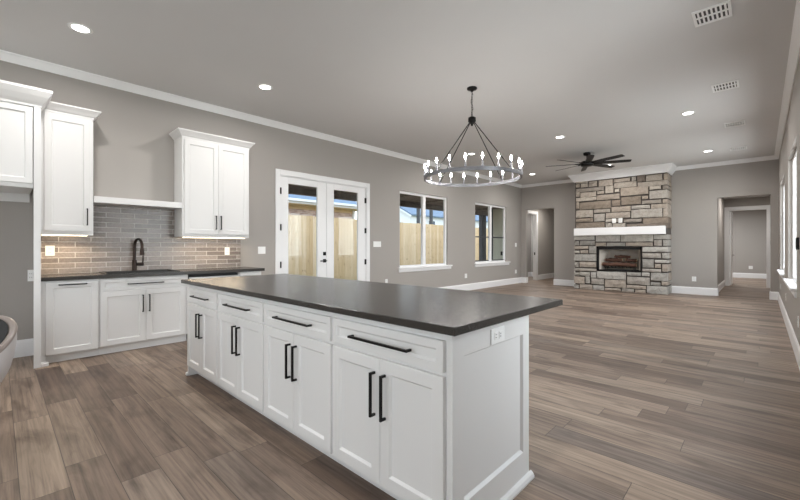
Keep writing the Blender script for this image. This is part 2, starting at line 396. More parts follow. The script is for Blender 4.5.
# crown moulding, one run per wall
CP = [(0, 0), (0.0, -0.092), (0.012, -0.092), (0.016, -0.080), (0.022, -0.072), (0.036, -0.052), (0.056, -0.026), (0.066, -0.018), (0.074, -0.012), (0.074, 0)]
def crown_run(name, segs):
    mb = MB()
    for (p0, p1, a) in segs: mb.prism(CP, (p0[0], p0[1], ZC), (p1[0], p1[1], ZC), (a[0], a[1], 0), (0, 0, 1))
    return struct(name, mb, M['trim'])
crown_run('trim_1', [((XL, YF), (XL, YB), (1, 0))])
crown_run('trim_2', [((XL, YB), (-4.03, YB), (0, -1)), ((-1.77, YB), (XR, YB), (0, -1))])
crown_run('trim_3', [((XR, YF), (XR, YB), (-1, 0))])
crown_run('trim_4', [((XL, YF), (XR, YF), (0, 1))])

# windows: frame, mullion, panes, sill
def window(name, xw, sgn, y0, y1, z0, z1, rail=False, mull=0.11, frame_in=0.06, ret=0.05, ylim=None):
    """sgn: direction into the room (+1 when the room lies at larger x)"""
    r = struct_empty(name, (xw, (y0 + y1) / 2, z0))
    d = lambda k: xw - sgn * k                    # depth k outwards
    f = MB(); a, b = y0, (ylim or y1); mid = (a + b) / 2
    xa, xb = d(0.045), d(0.105)
    f.box(xa, xb, a, a + 0.055, z0, z1); f.box(xa, xb, b - 0.055, b, z0, z1)
    f.box(xa, xb, a + 0.055, b - 0.055, z1 - 0.055, z1); f.box(xa, xb, a + 0.055, b - 0.055, z0, z0 + 0.05)
    f.box(d(0.035), xb, mid - mull / 2, mid + mull / 2, z0 + 0.05, z1 - 0.055)
    obj('window_frame', f, M['trim'], r, 0.004)
    g = MB()
    for (p, q) in ((a + 0.055, mid - mull / 2), (mid + mull / 2, b - 0.055)):
        obj('pane', MB().box(d(0.080), d(0.086), p, q, z0 + 0.05, z1 - 0.055), M['glass'], r)
        if rail:
            s = MB(); zm = z0 + 0.78
            s.box(d(0.075), d(0.10), p, q, zm - 0.02, zm + 0.02); s.box(d(0.075), d(0.10), p, q, z0 + 0.05, z0 + 0.085)
            obj('sash_rail', s, M['postm'], r)
    if b < y1: obj('reveal', MB().box(d(0.0), d(0.12), b, y1, z0, z1), M['wall'], r)
    s = MB(); s.box(d(0.11), d(-0.055), y0 - 0.05, y1 + 0.09, z0 - 0.03, z0 + 0.004)
    obj('window_sill', s, M['trim'], r, 0.006)
    s = MB(); s.prism([(0, 0), (0.022, 0), (0.022, -0.055), (0.014, -0.075), (0, -0.075)], (xw, y0 - 0.03, z0 - 0.03), (xw, y1 + 0.07, z0 - 0.03), (sgn, 0, 0), (0, 0, 1))
    obj('sill_apron', s, M['trim'], r)
    return r
window('window_1', XL, 1, *W1, ylim=8.185)
window('window_2', XL, 1, *W2, rail=True, ylim=11.38)
window('window_3', XR, -1, *W3)
window('window_4', XR, -1, *W4)
window('added_window_5', XR, -1, 2.3, 4.1, 0.75, 2.53)  # out of view, added to bring in more light
window('added_window_6', XR, -1, -2.3, -0.5, 0.75, 2.53)  # likewise an added, unseen window for lighting
r = struct_empty('added_window_7', (-2.6, YF, 0.75))  # unseen window added to light the room from behind the camera
f = MB()
for xx in (-4.1, -3.125, -2.125, -1.15): f.box(xx, xx + 0.05, YF - 0.11, YF - 0.05, 0.75, 2.75)
f.box(-4.05, -1.15, YF - 0.11, YF - 0.05, 0.75, 0.80).box(-4.05, -1.15, YF - 0.11, YF - 0.05, 2.70, 2.75)
obj('window_frame', f, M['trim'], r)
for xx in (-4.05, -3.075, -2.075): obj('pane', MB().box(xx, xx + 0.925, YF - 0.088, YF - 0.082, 0.80, 2.70), M['glass'], r)
obj('window_sill', MB().box(-4.15, -1.05, YF - 0.11, YF + 0.05, 0.72, 0.754), M['trim'], r, 0.006)

# french doors
d1 = struct_empty('door_1', (XL, 4.33, 0))
c = MB()
c.box(XL, XL + 0.022, 3.255, 3.335, 0, 2.565).box(XL, XL + 0.022, 5.32, 5.405, 0, 2.565).box(XL, XL + 0.022, 3.335, 5.32, 2.47, 2.565)
obj('door_casing', c, M['trim'], d1, 0.004)
j = MB().box(XL - 0.15, XL - 0.001, 3.33, 3.35, 0, 2.475).box(XL - 0.15, XL - 0.001, 5.305, 5.325, 0, 2.475).box(XL - 0.15, XL - 0.001, 3.35, 5.305, 2.458, 2.475)
obj('door_jamb', j, M['trim'], d1)
def leaf(y0, y1, g0, g1, hinge_y, lever):
    l = MB(); xa, xb = XL - 0.055, XL - 0.012
    l.box(xa, xb, y0, g0, 0.01, 2.455).box(xa, xb, g1, y1, 0.01, 2.455).box(xa, xb, g0, g1, 0.01, 0.26).box(xa, xb, g0, g1, 2.345, 2.455)
    for (p, q, s, t) in ((g0 - 0.014, g0 + 0.004, 0.246, 2.359), (g1 - 0.004, g1 + 0.014, 0.246, 2.359)): l.box(xb - 0.01, xb + 0.006, p, q, s, t)
    l.box(xb - 0.01, xb + 0.006, g0, g1, 2.341, 2.359).box(xb - 0.01, xb + 0.006, g0, g1, 0.246, 0.264)
    o = obj('door_leaf', l, M['trim'], d1, 0.003)
    obj('glass_pane', MB().box(XL - 0.037, XL - 0.031, g0, g1, 0.26, 2.345), M['glass'], o)
    for z in (0.25, 0.92, 1.57, 2.2):
        obj('hinge', MB().box(XL - 0.02, XL + 0.004, hinge_y - 0.020, hinge_y + 0.020, z - 0.055, z + 0.055), M['black'], o)
    if lever:
        h = MB(); yy = y1 - 0.045
        h.box(XL - 0.012, XL - 0.002, yy - 0.032, yy + 0.032, 0.935, 1.0).cyl((XL - 0.01, yy, 0.967), (XL + 0.05, yy, 0.967), 0.011)
        h.box(XL + 0.040, XL + 0.058, yy - 0.13, yy + 0.012, 0.957, 0.977)
        obj('lever_handle', h, M['black'], o, 0.002)
        k = MB().box(XL - 0.012, XL - 0.002, yy - 0.032, yy + 0.032, 1.07, 1.135).box(XL - 0.002, XL + 0.02, yy - 0.008, yy + 0.008, 1.085, 1.12)
        obj('deadbolt', k, M['black'], o, 0.002)
leaf(3.352, 4.318, 3.507, 4.12, 3.352, True)
leaf(4.324, 5.303, 4.487, 5.107, 5.303, False)

# cased doors in the two halls
d2 = struct_empty('door_2', (-6.05, 13.34, 0))
c = MB().box(-6.05, -6.028, 12.84, 12.94, 0, 2.55).box(-6.05, -6.028, 13.74, 13.84, 0, 2.55).box(-6.05, -6.028, 12.94, 13.74, 2.44, 2.55)
obj('door_casing', c, M['trim'], d2, 0.004)
obj('door_jamb', MB().box(-6.172, -6.051, 12.93, 12.95, 0, 2.45).box(-6.172, -6.051, 13.73, 13.75, 0, 2.45).box(-6.172, -6.051, 12.95, 13.73, 2.43, 2.45), M['trim'], d2)
obj('strike_plate', MB().box(-6.13, -6.09, 13.722, 13.735, 0.93, 1.03), M['black'], d2)
d3 = struct_empty('door_3', (-0.3, 15.93, 0))
c = MB().box(-0.85, -0.745, 15.908, 15.93, 0, 2.49).box(0.135, 0.235, 15.908, 15.93, 0, 2.49).box(-0.745, 0.135, 15.908, 15.93, 2.385, 2.49)
obj('door_casing', c, M['trim'], d3, 0.004)
obj('door_jamb', MB().box(-0.745, -0.728, 15.93, 16.05, 0, 2.385).box(0.118, 0.135, 15.93, 16.05, 0, 2.385).box(-0.728, 0.118, 15.93, 16.05, 2.368, 2.385), M['trim'], d3)
o = obj('door_leaf', MB().box(-0.725, -0.688, 16.06, 16.87, 0.01, 2.365), M['trim'], d3, 0.003)
obj('lever_handle', MB().box(-0.690, -0.684, 16.76, 16.82, 0.93, 0.99).cyl((-0.69, 16.79, 0.96), (-0.64, 16.79, 0.96), 0.01).box(-0.655, -0.638, 16.67, 16.80, 0.952, 0.968), M['black'], o)

# unseen lamps added to brighten halls and rooms, above the lintels
area_light('hall_lamp', (-5.3, 13.7, 2.70), (0, 0, 0), 0.7, 0.7, 20, (1, 0.95, 0.88))
area_light('bedroom_fill_lamp', (-6.6, 14.2, 2.70), (0, 0, 0), 0.4, 0.4, 30, (0.95, 0.98, 1.0))
area_light('passage_fill_lamp', (-0.2, 14.3, 2.70), (0, 0, 0), 0.6, 0.6, 20, (1, 0.96, 0.91))
area_light('study_fill_lamp', (-1.2, 18.3, 2.70), (0, 0, 0), 0.8, 0.8, 85, (0.97, 0.99, 1.0))

# ------------------------------------------------------------------ outdoors
o = struct('ground', MB().box(-60, -6.17, -30, 80, -0.30, -0.14), M['grass'])
o = struct('ground_right', MB().box(0.45, 30, -30, 60, -0.30, -0.14), M['grass'])
struct('porch_slab', MB().box(-8.1, -6.17, 0.5, 12.43, -0.14, -0.03), M['concrete'])
p = MB().box(-8.1, -6.17, 0.5, 12.43, 2.62, 2.80).box(-8.1, -7.10, 12.43, 14.5, 2.62, 2.80)
for k in range(8): p.box(-8.0, -6.17, 1.2 + k * 1.55, 1.28 + k * 1.55, 2.57, 2.62)
struct('porch_ceiling', p, M['porchwood'])
struct('porch_beam', MB().box(-8.05, -7.90, 0.5, 14.5, 2.475, 2.62), M['porchwood'])
struct('wall_porch', MB().box(-7.10, -6.17, 12.43, 12.46, -0.14, 2.62), M['sidingpale'])
t = thing('porch_post', 'dark square porch post seen through the far left window', 'post', (-7.97, 13.1, -0.14))
obj('shaft', MB().box(-8.05, -7.89, 13.0, 13.3, 0.05, 2.475), M['postm'], t, 0.01); obj('base', MB().box(-8.09, -7.85, 12.96, 13.34, -0.14, 0.05), M['postm'], t, 0.01)
t = thing('corner_post', 'dark narrow post at the outer end of the pale porch wall', 'post', (-7.16, 12.5, -0.14))
obj('shaft', MB().box(-7.21, -7.10, 12.42, 12.58, 0.05, 2.62), M['postm'], t, 0.01); obj('base', MB().box(-7.23, -7.10, 12.40, 12.60, -0.14, 0.05), M['postm'], t)

FX = -11.5
t = thing('board_fence', 'new yellow pine board fence beyond the porch', 'fence', (FX, 9, -0.14))
mb = MB(); k0 = int(0.5 / 0.142)
for k in range(k0, 215):
    y = k * 0.142
    mb.box(FX - .02, FX, y + 0.002, y + 0.140, -0.12, 2.315 + random.uniform(-0.008, 0.008))
obj('pickets', mb, M['fence'], t)
for z in (0.3, 1.1, 2.0): obj('rail', MB().box(FX - .06, FX - .02, 0.5, 30, z, z + .09), M['fence'], t)
for k, (y, lab) in enumerate([(13.62, 'dark metal post behind the fence, seen in the left pane of the nearer window'), (14.58, 'dark metal post behind the fence, seen in the right pane of the nearer window')]):
    q = thing('metal_post', lab, 'post', (FX - .2, y, -0.14), 'posts behind the fence')
    obj('shaft', MB().box(FX - .28, FX - .14, y - 0.05, y + 0.05, -0.14, 3.7), M['postm'], q); obj('cap', MB().box(FX - .29, FX - .13, y - 0.06, y + 0.06, 3.7, 3.74), M['postm'], q)

# brick house behind the fence
t = thing('brick_house', 'neighbouring brick house with tan eaves behind the board fence', 'house', (-16, 3, -0.14))
obj('wall', MB().box(-20, -14.2, -8, 11.76, -0.14, 2.965), M['brickm'], t)
obj('soffit', MB().box(-20.4, -13.53, -8.4, 12.05, 2.965, 3.0), M['soffit'], t)
obj('frieze', MB().box(-14.2, -14.17, -8, 11.76, 2.83, 2.965), M['soffit'], t)
obj('fascia', MB().box(-13.55, -13.50, -8.4, 12.08, 2.985, 3.15), M['housewhite'], t)
obj('gutter', MB().box(-13.50, -13.38, -8.4, 12.08, 3.06, 3.16), M['housewhite'], t, 0.01)
obj('downspout', MB().box(-14.19, -14.10, 11.66, 11.76, -0.1, 2.96), M['housewhite'], t)
obj('roof', MB().loops([[(-13.45, -8.5, 3.15), (-13.45, 12.1, 3.15), (-20.5, 12.1, 3.15), (-20.5, -8.5, 3.15)], [(-17.0, -5.0, 4.9), (-17.0, 8.6, 4.9), (-17.02, 8.6, 4.9), (-17.02, -5.0, 4.9)]]), M['roof'], t)

# white gabled house
t = thing('white_house', 'white gabled house with blue-grey roof and a garage door, over the fence', 'house', (-22, 27, -0.14))
g = MB(); g.prism([(-25.4, -0.14), (-25.4, 3.75), (-22.2, 4.95), (-20.05, 3.83), (-20.05, -0.14)], (0, 22.4, 0), (0, 42, 0), (1, 0, 0), (0, 0, 1))
obj('wall', g, M['housewhite'], t)
rf = MB()
rf.prism([(-22.2, 4.97), (-19.75, 3.70), (-19.75, 3.82), (-22.2, 5.09)], (0, 22.15, 0), (0, 42.3, 0), (1, 0, 0), (0, 0, 1))
rf.prism([(-22.2, 4.97), (-22.2, 5.09), (-25.8, 3.74), (-25.8, 3.62)], (0, 22.15, 0), (0, 42.3, 0), (1, 0, 0), (0, 0, 1))
obj('roof', rf, M['roof'], t)
obj('rake_board', MB().prism([(-22.2, 4.97), (-19.75, 3.70), (-19.75, 3.58), (-22.2, 4.85)], (0, 22.1, 0), (0, 22.16, 0), (1, 0, 0), (0, 0, 1)), M['housewhite'], t)
obj('garage_door', MB().box(-23.6, -20.9, 22.36, 22.40, -0.14, 3.25), M['garage'], t)
for y in (25.0, 27.3):
    wd = obj('window', MB().box(-20.05, -20.0, y - 0.5, y + 0.5, 2.1, 3.5), M['housewhite'], t)
    obj('pane', MB().box(-20.0, -19.98, y - 0.4, y + 0.4, 2.2, 3.4), M['houseglass'], wd)
# ------------------------------------------------------------------ joinery helpers
Z3 = Vector((0, 0, 1))
def lbox(mb, o, u, n, a0, a1, b0, b1, c0, c1):
    p = o + u * a0 + Z3 * b0 + n * c0; q = o + u * a1 + Z3 * b1 + n * c1
    return mb.box(p.x, q.x, p.y, q.y, p.z, q.z)
def shaker(o, u, n, w, h, t=0.020, rail=0.058, rec=0.012, ch=0.010):
    """recessed panel front: corner o on the carcass face, u along the width, n out of the face"""
    mb = MB()
    rect = lambda i, c: [o + u * i + Z3 * i + n * c, o + u * (w - i) + Z3 * i + n * c, o + u * (w - i) + Z3 * (h - i) + n * c, o + u * i + Z3 * (h - i) + n * c]
    mb.loops([rect(0, 0), rect(0, t - 0.002), rect(0.002, t), rect(rail, t), rect(rail + ch, t - rec)])
    return mb
def pull(o, u, n, cx, cz, L, vertical, s=0.0055, stand=0.034):
    """square bar pull on two posts"""
    mb = MB(); h = L / 2
    if vertical:
        lbox(mb, o, u, n, cx - s, cx + s, cz - h, cz + h, stand - 2 * s, stand)
        for k in (-1, 1): lbox(mb, o, u, n, cx - s, cx + s, cz + k * (h - s) - s, cz + k * (h - s) + s, 0, stand - 2 * s)
    else:
        lbox(mb, o, u, n, cx - h, cx + h, cz - s, cz + s, stand - 2 * s, stand)
        for k in (-1, 1): lbox(mb, o, u, n, cx + k * (h - s) - s, cx + k * (h - s) + s, cz - s, cz + s, 0, stand - 2 * s)
    return mb
UX, UY = Vector((1, 0, 0)), Vector((0, 1, 0)); NX, NY = Vector((1, 0, 0)), Vector((0, -1, 0))

# ------------------------------------------------------------------ island
FY = 1.259            # face frame plane of the island fronts
units = [(-3.965, -3.243, 'first'), (-3.243, -2.452, 'second'), (-2.452, -1.684, 'third'), (-1.684, -0.925, 'fourth')]
ilab = ['white island base cabinet nearest the sink wall', 'white island base cabinet second from the sink wall',
        'white island base cabinet third from the sink wall', 'white island base cabinet beside the end panel with the outlet']
for (x0, x1, nm), lab in zip(units, ilab):
    t = thing('island_cabinet', lab, 'cabinet', ((x0 + x1) / 2, 1.55, 0), 'cabinets of the kitchen island')
    b = MB().box(x0, x1, FY, 1.90, 0.10, 0.8785).box(x0, x1, FY + 0.075, 1.88, 0.0, 0.10)
    obj('carcass', b, M['white'], t, 0.001)
    g = 0.009
    o = Vector((x0 + g, FY, 0.717)); w = x1 - x0 - 2 * g
    dr = obj('drawer', shaker(o, UX, NY, w, 0.130, rail=0.036), M['white'], t)
    o2 = o + NY * 0.020
    obj('handle', pull(o2, UX, NY, w / 2, 0.062, 0.40 if w > 0.72 else 0.36, False), M['black'], dr)
    dw = (w - 0.003) / 2
    for k in (0, 1):
        o = Vector((x0 + g + k * (dw + 0.003), FY, 0.105))
        dd = obj('door', shaker(o, UX, NY, dw, 0.594), M['white'], t)
        obj('handle', pull(o + NY * 0.020, UX, NY, dw - 0.034 if k == 0 else 0.034, 0.425, 0.21, True), M['black'], dd)

def end_panel():
    t = thing('island_end_panel', 'white recessed end panel of the island facing the living room floor', 'panel', (-0.91, 1.6, 0))
    y0, y1, zt = FY - 0.004, 1.946, 0.879; X0, X1 = -0.925, -0.898
    a0, a1, b0, b1 = 1.335, 1.880, 0.160, 0.775
    rect = lambda ya, yb, za, zb, x: [(x, ya, za), (x, yb, za), (x, yb, zb), (x, ya, zb)]
    mb = MB(); mb.loops([rect(y0, y1, 0, zt, X0), rect(y0, y1, 0, zt, X1), rect(a0, a1, b0, b1, X1), rect(a0 + .012, a1 - .012, b0 + .014, b1 - .008, X1 - 0.012)])
    obj('panel', mb, M['white'], t)
    sh = [(0, 0), (0.022, 0), (0.022, 0.010), (0.016, 0.024), (0.006, 0.032), (0, 0.034)]
    obj('shoe_molding', MB().prism(sh, (X1, y0, 0), (X1, y1 + 0.02, 0), (1, 0, 0), (0, 0, 1)), M['white'], t)
end_panel()
t = thing('island_back_panel', 'white back panel of the island under the counter overhang', 'panel', (-2.4, 1.92, 0))
obj('panel', MB().box(-3.965, -0.925, 1.903, 1.946, 0, 0.8785), M['white'], t)
for q in (-3.965, -2.48, -1.005): obj('stile', MB().box(q, q + 0.08, 1.946, 1.955, 0.04, 0.8785), M['white'], t)
obj('shoe_molding', MB().box(-3.965, -0.925, 1.946, 1.964, 0, 0.03), M['white'], t, 0.005)
t = thing('island_side_panel', 'white side panel of the island facing the sink cabinets', 'panel', (-3.98, 1.6, 0))
obj('panel', MB().box(-3.990, -3.967, FY - 0.004, 1.946, 0, 0.8785), M['white'], t)
obj('shoe_molding', MB().box(-4.008, -3.990, FY - 0.02, 1.946, 0, 0.03).box(-3.990, -3.967, FY - 0.022, FY - 0.004, 0, 0.03), M['white'], t, 0.006)
o = obj('countertop', MB().box(-4.075, -0.863, 1.220, 2.333, 0.8795, 0.914), M['counter'], None, 0.003, origin=(-2.47, 1.78, 0.8795))
tag(o, 'dark charcoal stone countertop of the kitchen island', 'countertop')

# ------------------------------------------------------------------ sink wall
KX = -5.412           # carcass face; fronts stand 20 mm proud
def kick(mb, y0, y1): return mb.box(XL + 0.02, KX - 0.055, y0, y1, 0, 0.10)
# pull-out cabinet
t = thing('base_cabinet', 'white base cabinet with one tall pull-out front beside the refrigerator alcove', 'cabinet', (-5.7, 0.55, 0), 'base cabinets on the sink wall')
obj('carcass', kick(MB().box(XL + 0.004, KX, 0.307, 0.788, 0.10, 0.872), 0.307, 0.788), M['white'], t, 0.001)
o = Vector((KX, 0.345, 0.095)); dd = obj('pull_out_front', shaker(o, UY, NX, 0.432, 0.760), M['white'], t)
obj('handle', pull(o + NX * 0.02, UY, NX, 0.216, 0.732, 0.235, False), M['black'], dd)
# sink cabinet
t = thing('sink_cabinet', 'white double-door sink cabinet under the black faucet', 'cabinet', (-5.7, 1.235, 0), 'base cabinets on the sink wall')
b = MB().box(XL + 0.004, KX, 0.790, 0.808, 0.10, 0.872).box(XL + 0.004, KX, 1.686, 1.704, 0.10, 0.872).box(XL + 0.004, KX, 0.808, 1.686, 0.10, 0.118).box(XL + 0.004, XL + 0.02, 0.808, 1.686, 0.118, 0.872)
b.box(KX - 0.02, KX, 0.808, 0.83, 0.118, 0.872).box(KX - 0.02, KX, 1.664, 1.686, 0.118, 0.872).box(KX - 0.02, KX, 0.83, 1.664, 0.70, 0.872).box(KX - 0.02, KX, 0.83, 1.664, 0.118, 0.14).box(KX - 0.02, KX, 1.21, 1.27, 0.14, 0.70)
obj('carcass', kick(b, 0.790, 1.704), M['white'], t, 0.001)
o = Vector((KX, 0.800, 0.728)); dd = obj('drawer_front', shaker(o, UY, NX, 0.868, 0.128, rail=0.034), M['white'], t)
obj('handle', pull(o + NX * 0.02, UY, NX, 0.434, 0.068, 0.37, False), M['black'], dd)
for k in (0, 1):
    o = Vector((KX, 0.800 + k * 0.4355, 0.105)); dd = obj('door', shaker(o, UY, NX, 0.4325, 0.615), M['white'], t)
    obj('handle', pull(o + NX * 0.02, UY, NX, 0.400 if k == 0 else 0.032, 0.45, 0.205, True), M['black'], dd)
# dishwasher
t = thing('dishwasher', 'stainless dishwasher under the sink counter', 'dishwasher', (-5.7, 2.03, 0))
obj('body', MB().box(XL + 0.03, KX - 0.01, 1.712, 2.350, 0.02, 0.866), M['dark'], t)
obj('door', MB().box(KX - 0.01, KX + 0.022, 1.714, 2.348, 0.11, 0.835), M['steel'], t, 0.004, 'brushed steel door')
obj('control_strip', MB().box(KX - 0.01, KX + 0.018, 1.714, 2.348, 0.837, 0.866), M['black'], t, 0, 'black control strip')
obj('handle', MB().cyl((KX + 0.06, 1.76, 0.80), (KX + 0.06, 2.30, 0.80), 0.011).cyl((KX + 0.02, 1.80, 0.80), (KX + 0.06, 1.80, 0.80), 0.008).cyl((KX + 0.02, 2.26, 0.80), (KX + 0.06, 2.26, 0.80), 0.008), M['steel'], t)
# end cabinet
t = thing('base_cabinet', 'narrow white base cabinet at the counter end beside the glass doors', 'cabinet', (-5.7, 2.53, 0), 'base cabinets on the sink wall')
obj('carcass', kick(MB().box(XL + 0.004, KX, 2.356, 2.705, 0.10, 0.872), 2.356, 2.705), M['white'], t, 0.001)
o = Vector((KX, 2.380, 0.728)); dd = obj('drawer', shaker(o, UY, NX, 0.315, 0.128, rail=0.034), M['white'], t)
obj('handle', pull(o + NX * 0.02, UY, NX, 0.157, 0.064, 0.16, False), M['black'], dd)
o = Vector((KX, 2.380, 0.105)); dd = obj('door', shaker(o, UY, NX, 0.315, 0.615), M['white'], t)
obj('handle', pull(o + NX * 0.02, UY, NX, 0.03, 0.45, 0.205, True), M['black'], dd)
# counter with the sink cut out
SX0, SX1, SY0, SY1 = -5.84, -5.45, 0.87, 1.60
c = MB().box(XL + 0.002, SX0, 0.306, 2.735, 0.874, 0.914).box(SX1, -5.362, 0.306, 2.735, 0.874, 0.914).box(SX0, SX1, 0.306, SY0, 0.874, 0.914).box(SX0, SX1, SY1, 2.735, 0.874, 0.914)
tag(obj('countertop', c, M['counter'], None, 0, origin=(-5.68, 1.5, 0.874)), 'dark stone countertop along the tiled sink wall', 'countertop')
t = thing('sink', 'black composite sink basin set in the wall counter', 'sink', (-5.645, 1.235, 0.914))
rim = lambda a, z: [(SX0 - a, SY0 - a, z), (SX1 + a, SY0 - a, z), (SX1 + a, SY1 + a, z), (SX0 - a, SY1 + a, z)]
obj('basin', MB().loops([rim(0.018, 0.9145), rim(0.018, 0.924), rim(0.010, 0.928), rim(-0.008, 0.926), rim(-0.014, 0.90), rim(-0.03, 0.72)], cap0=False), M['sinkm'], t)
obj('drain', MB().cyl((-5.645, 1.235, 0.721), (-5.645, 1.235, 0.726), 0.045, n=24), M['steel'], t)
t = thing('faucet', 'dark bronze gooseneck faucet behind the sink', 'faucet', (-5.925, 1.228, 0.914))
fx, fy = -5.925, 1.228
obj('base', MB().cyl((fx, fy, 0.914), (fx, fy, 0.922), 0.030, n=24).cyl((fx, fy, 0.922), (fx, fy, 1.06), 0.028, 0.025, n=20), M['bronze'], t)
pts = [(fx, fy, 1.06), (fx, fy, 1.22)]
dx, dy = 0.88, 0.47
for k in range(0, 13):
    a = math.pi * k / 12; rr = 0.062
    q = rr * (1 - math.cos(a)); pts.append((fx + dx * q, fy + dy * q, 1.235 + 0.095 * math.sin(a)))
pts.append((fx + dx * 0.124, fy + dy * 0.124, 1.20))
obj('spout', MB().tube(pts, 0.0165, 12), M['bronze'], t)
ex, ey = fx + dx * 0.124, fy + dy * 0.124
obj('spray_head', MB().cyl((ex, ey, 1.205), (ex, ey, 1.13), 0.020, 0.026, n=18).cyl((ex, ey, 1.13), (ex, ey, 1.124), 0.027, n=18), M['bronze'], t)
obj('lever', MB().cyl((fx, fy + 0.02, 1.0), (fx, fy + 0.10, 1.0), 0.019, n=14).cyl((fx + 0.0, fy + 0.088, 1.0), (fx + 0.012, fy + 0.092, 1.12), 0.009, n=10), M['bronze'], t)

# upper cabinets
def crown_cap(x1, y0, y1, z, s0=1, s1=1, prof=None):
    prof = prof or [(0, 0), (0.004, 0), (0.006, 0.022), (0.018, 0.030), (0.036, 0.055), (0.060, 0.082), (0.066, 0.088), (0.066, 0.102), (0, 0.102)]
    return MB().loops([[(XL + 0.002, y0 - s0 * p, z + h), (x1 + p, y0 - s0 * p, z + h), (x1 + p, y1 + s1 * p, z + h), (XL + 0.002, y1 + s1 * p, z + h)] for p, h in prof])
def upper(name, lab, y0, y1, x1, z0, z1, doors, strip, s0=1, s1=1):
    t = thing(name, lab, 'cabinet', ((XL + x1) / 2, (y0 + y1) / 2, z0), 'wall cabinets')
    obj('carcass', MB().box(XL + 0.002, x1, y0, y1, z0 + 0.012, z1), M['white'], t, 0.0015)
    obj('light_rail', MB().box(x1 - 0.02, x1, y0, y1, z0 - 0.012, z0 + 0.012).box(XL + 0.002, x1 - 0.02, y0, y0 + 0.016, z0 - 0.004, z0 + 0.012).box(XL + 0.002, x1 - 0.02, y1 - 0.016, y1, z0 - 0.004, z0 + 0.012), M['white'], t)
    obj('crown_molding', crown_cap(x1, y0, y1, z1, s0, s1), M['white'], t)
    n = len(doors)
    for k, (a, b) in enumerate(doors):
        o = Vector((x1, a, z0 + 0.035)); dd = obj('door', shaker(o, UY, NX, b - a, z1 - z0 - 0.055), M['white'], t)
        hx = (b - a - 0.032) if k == 0 else 0.032
        obj('handle', pull(o + NX * 0.02, UY, NX, hx, 0.165, 0.195, True), M['black'], dd)
    if strip:
        obj('light_strip', MB().box(x1 - 0.085, x1 - 0.045, y0 + 0.03, y1 - 0.05, z0 - 0.019, z0 + 0.010), M['warm'], t, 0, 'glowing warm light strip')
        l = area_light('cabinet_strip_light', (x1 - 0.11, (y0 + y1) / 2, z0 - 0.020), (0, math.radians(-18), 0), 0.04, y1 - y0 - 0.1, 4.0, (1, 0.78, 0.52))
        l.parent = t; l.location = Vector(l.location) - Vector(t.location)
    return t
upper('wall_cabinet', 'white single-door wall cabinet left of the sink', 0.306, 0.772, -5.675, 1.375, 2.712, [(0.350, 0.745)], True, 0, 1)
upper('wall_cabinet', 'white double-door wall cabinet right of the sink', 1.716, 2.640, -5.675, 1.375, 2.712, [(1.742, 2.179), (2.182, 2.620)], True)
t = thing('refrigerator_cabinet', 'deep white cabinet over the refrigerator alcove with full-height side panels', 'cabinet', (-5.68, -0.2, 0))
obj('carcass', MB().box(XL + 0.002, -5.354, -0.66, 0.250, 1.825, 2.645), M['white'], t, 0.0015)
obj('side_panel', MB().box(XL + 0.002, -5.350, 0.286, 0.305, 0, 2.645), M['white'], t)
obj('stile', MB().box(-5.350, -5.330, 0.252, 0.305, 0, 2.645), M['white'], t, 0.0015)
obj('side_panel', MB().box(XL + 0.002, -5.330, -0.715, -0.662, 0, 2.645), M['white'], t, 0.0015)
obj('plinth_block', MB().box(-5.412, -5.330, 0.305, 0.365, 0, 0.035).box(-5.470, -5.412, 0.305, 0.345, 0, 0.10), M['white'], t, 0.004)
P2 = [(0, 0), (0.006, 0), (0.010, 0.02), (0.03, 0.05), (0.06, 0.10), (0.080, 0.140), (0.085, 0.150), (0.085, 0.175), (0, 0.175)]
cm = crown_cap(-5.335, -0.715, 0.303, 2.645, 1, 0, P2)
cm.loops([[(-5.590, 0.303, 2.645 + h), (-5.335 + q, 0.303, 2.645 + h), (-5.335 + q, 0.305 + q, 2.645 + h), (-5.590, 0.305 + q, 2.645 + h)] for q, h in P2])
obj('crown_molding', cm, M['white'], t)
for k in (0, 1):
    o = Vector((-5.354, -0.645 + k * 0.4465, 1.868)); dd = obj('door', shaker(o, UY, NX, 0.4435, 0.765, rail=0.052), M['white'], t)
    obj('handle', pull(o + NX * 0.02, UY, NX, 0.401 if k == 0 else 0.032, 0.12, 0.16, True), M['black'], dd)
obj('wall_cleat', MB().box(XL + 0.002, XL + 0.022, -0.660, 0.250, 1.73, 1.83), M['white'], t)
o = obj('floating_shelf', MB().box(XL + 0.002, -5.665, 0.776, 1.712, 1.752, 1.826), M['white'], None, 0.002, origin=(-5.84, 1.245, 1.752))
tag(o, 'long white shelf ledge between the two wall cabinets above the sink', 'shelf')

tb = MB().box(XL + 0.0005, XL + 0.010, 0.307, 2.655, 0.914, 1.750)
tag(obj('tile_backsplash', tb, M['tile'], None, origin=(XL, 1.5, 0.914)), 'glazed grey brick-pattern tile backsplash behind the sink', 'backsplash')

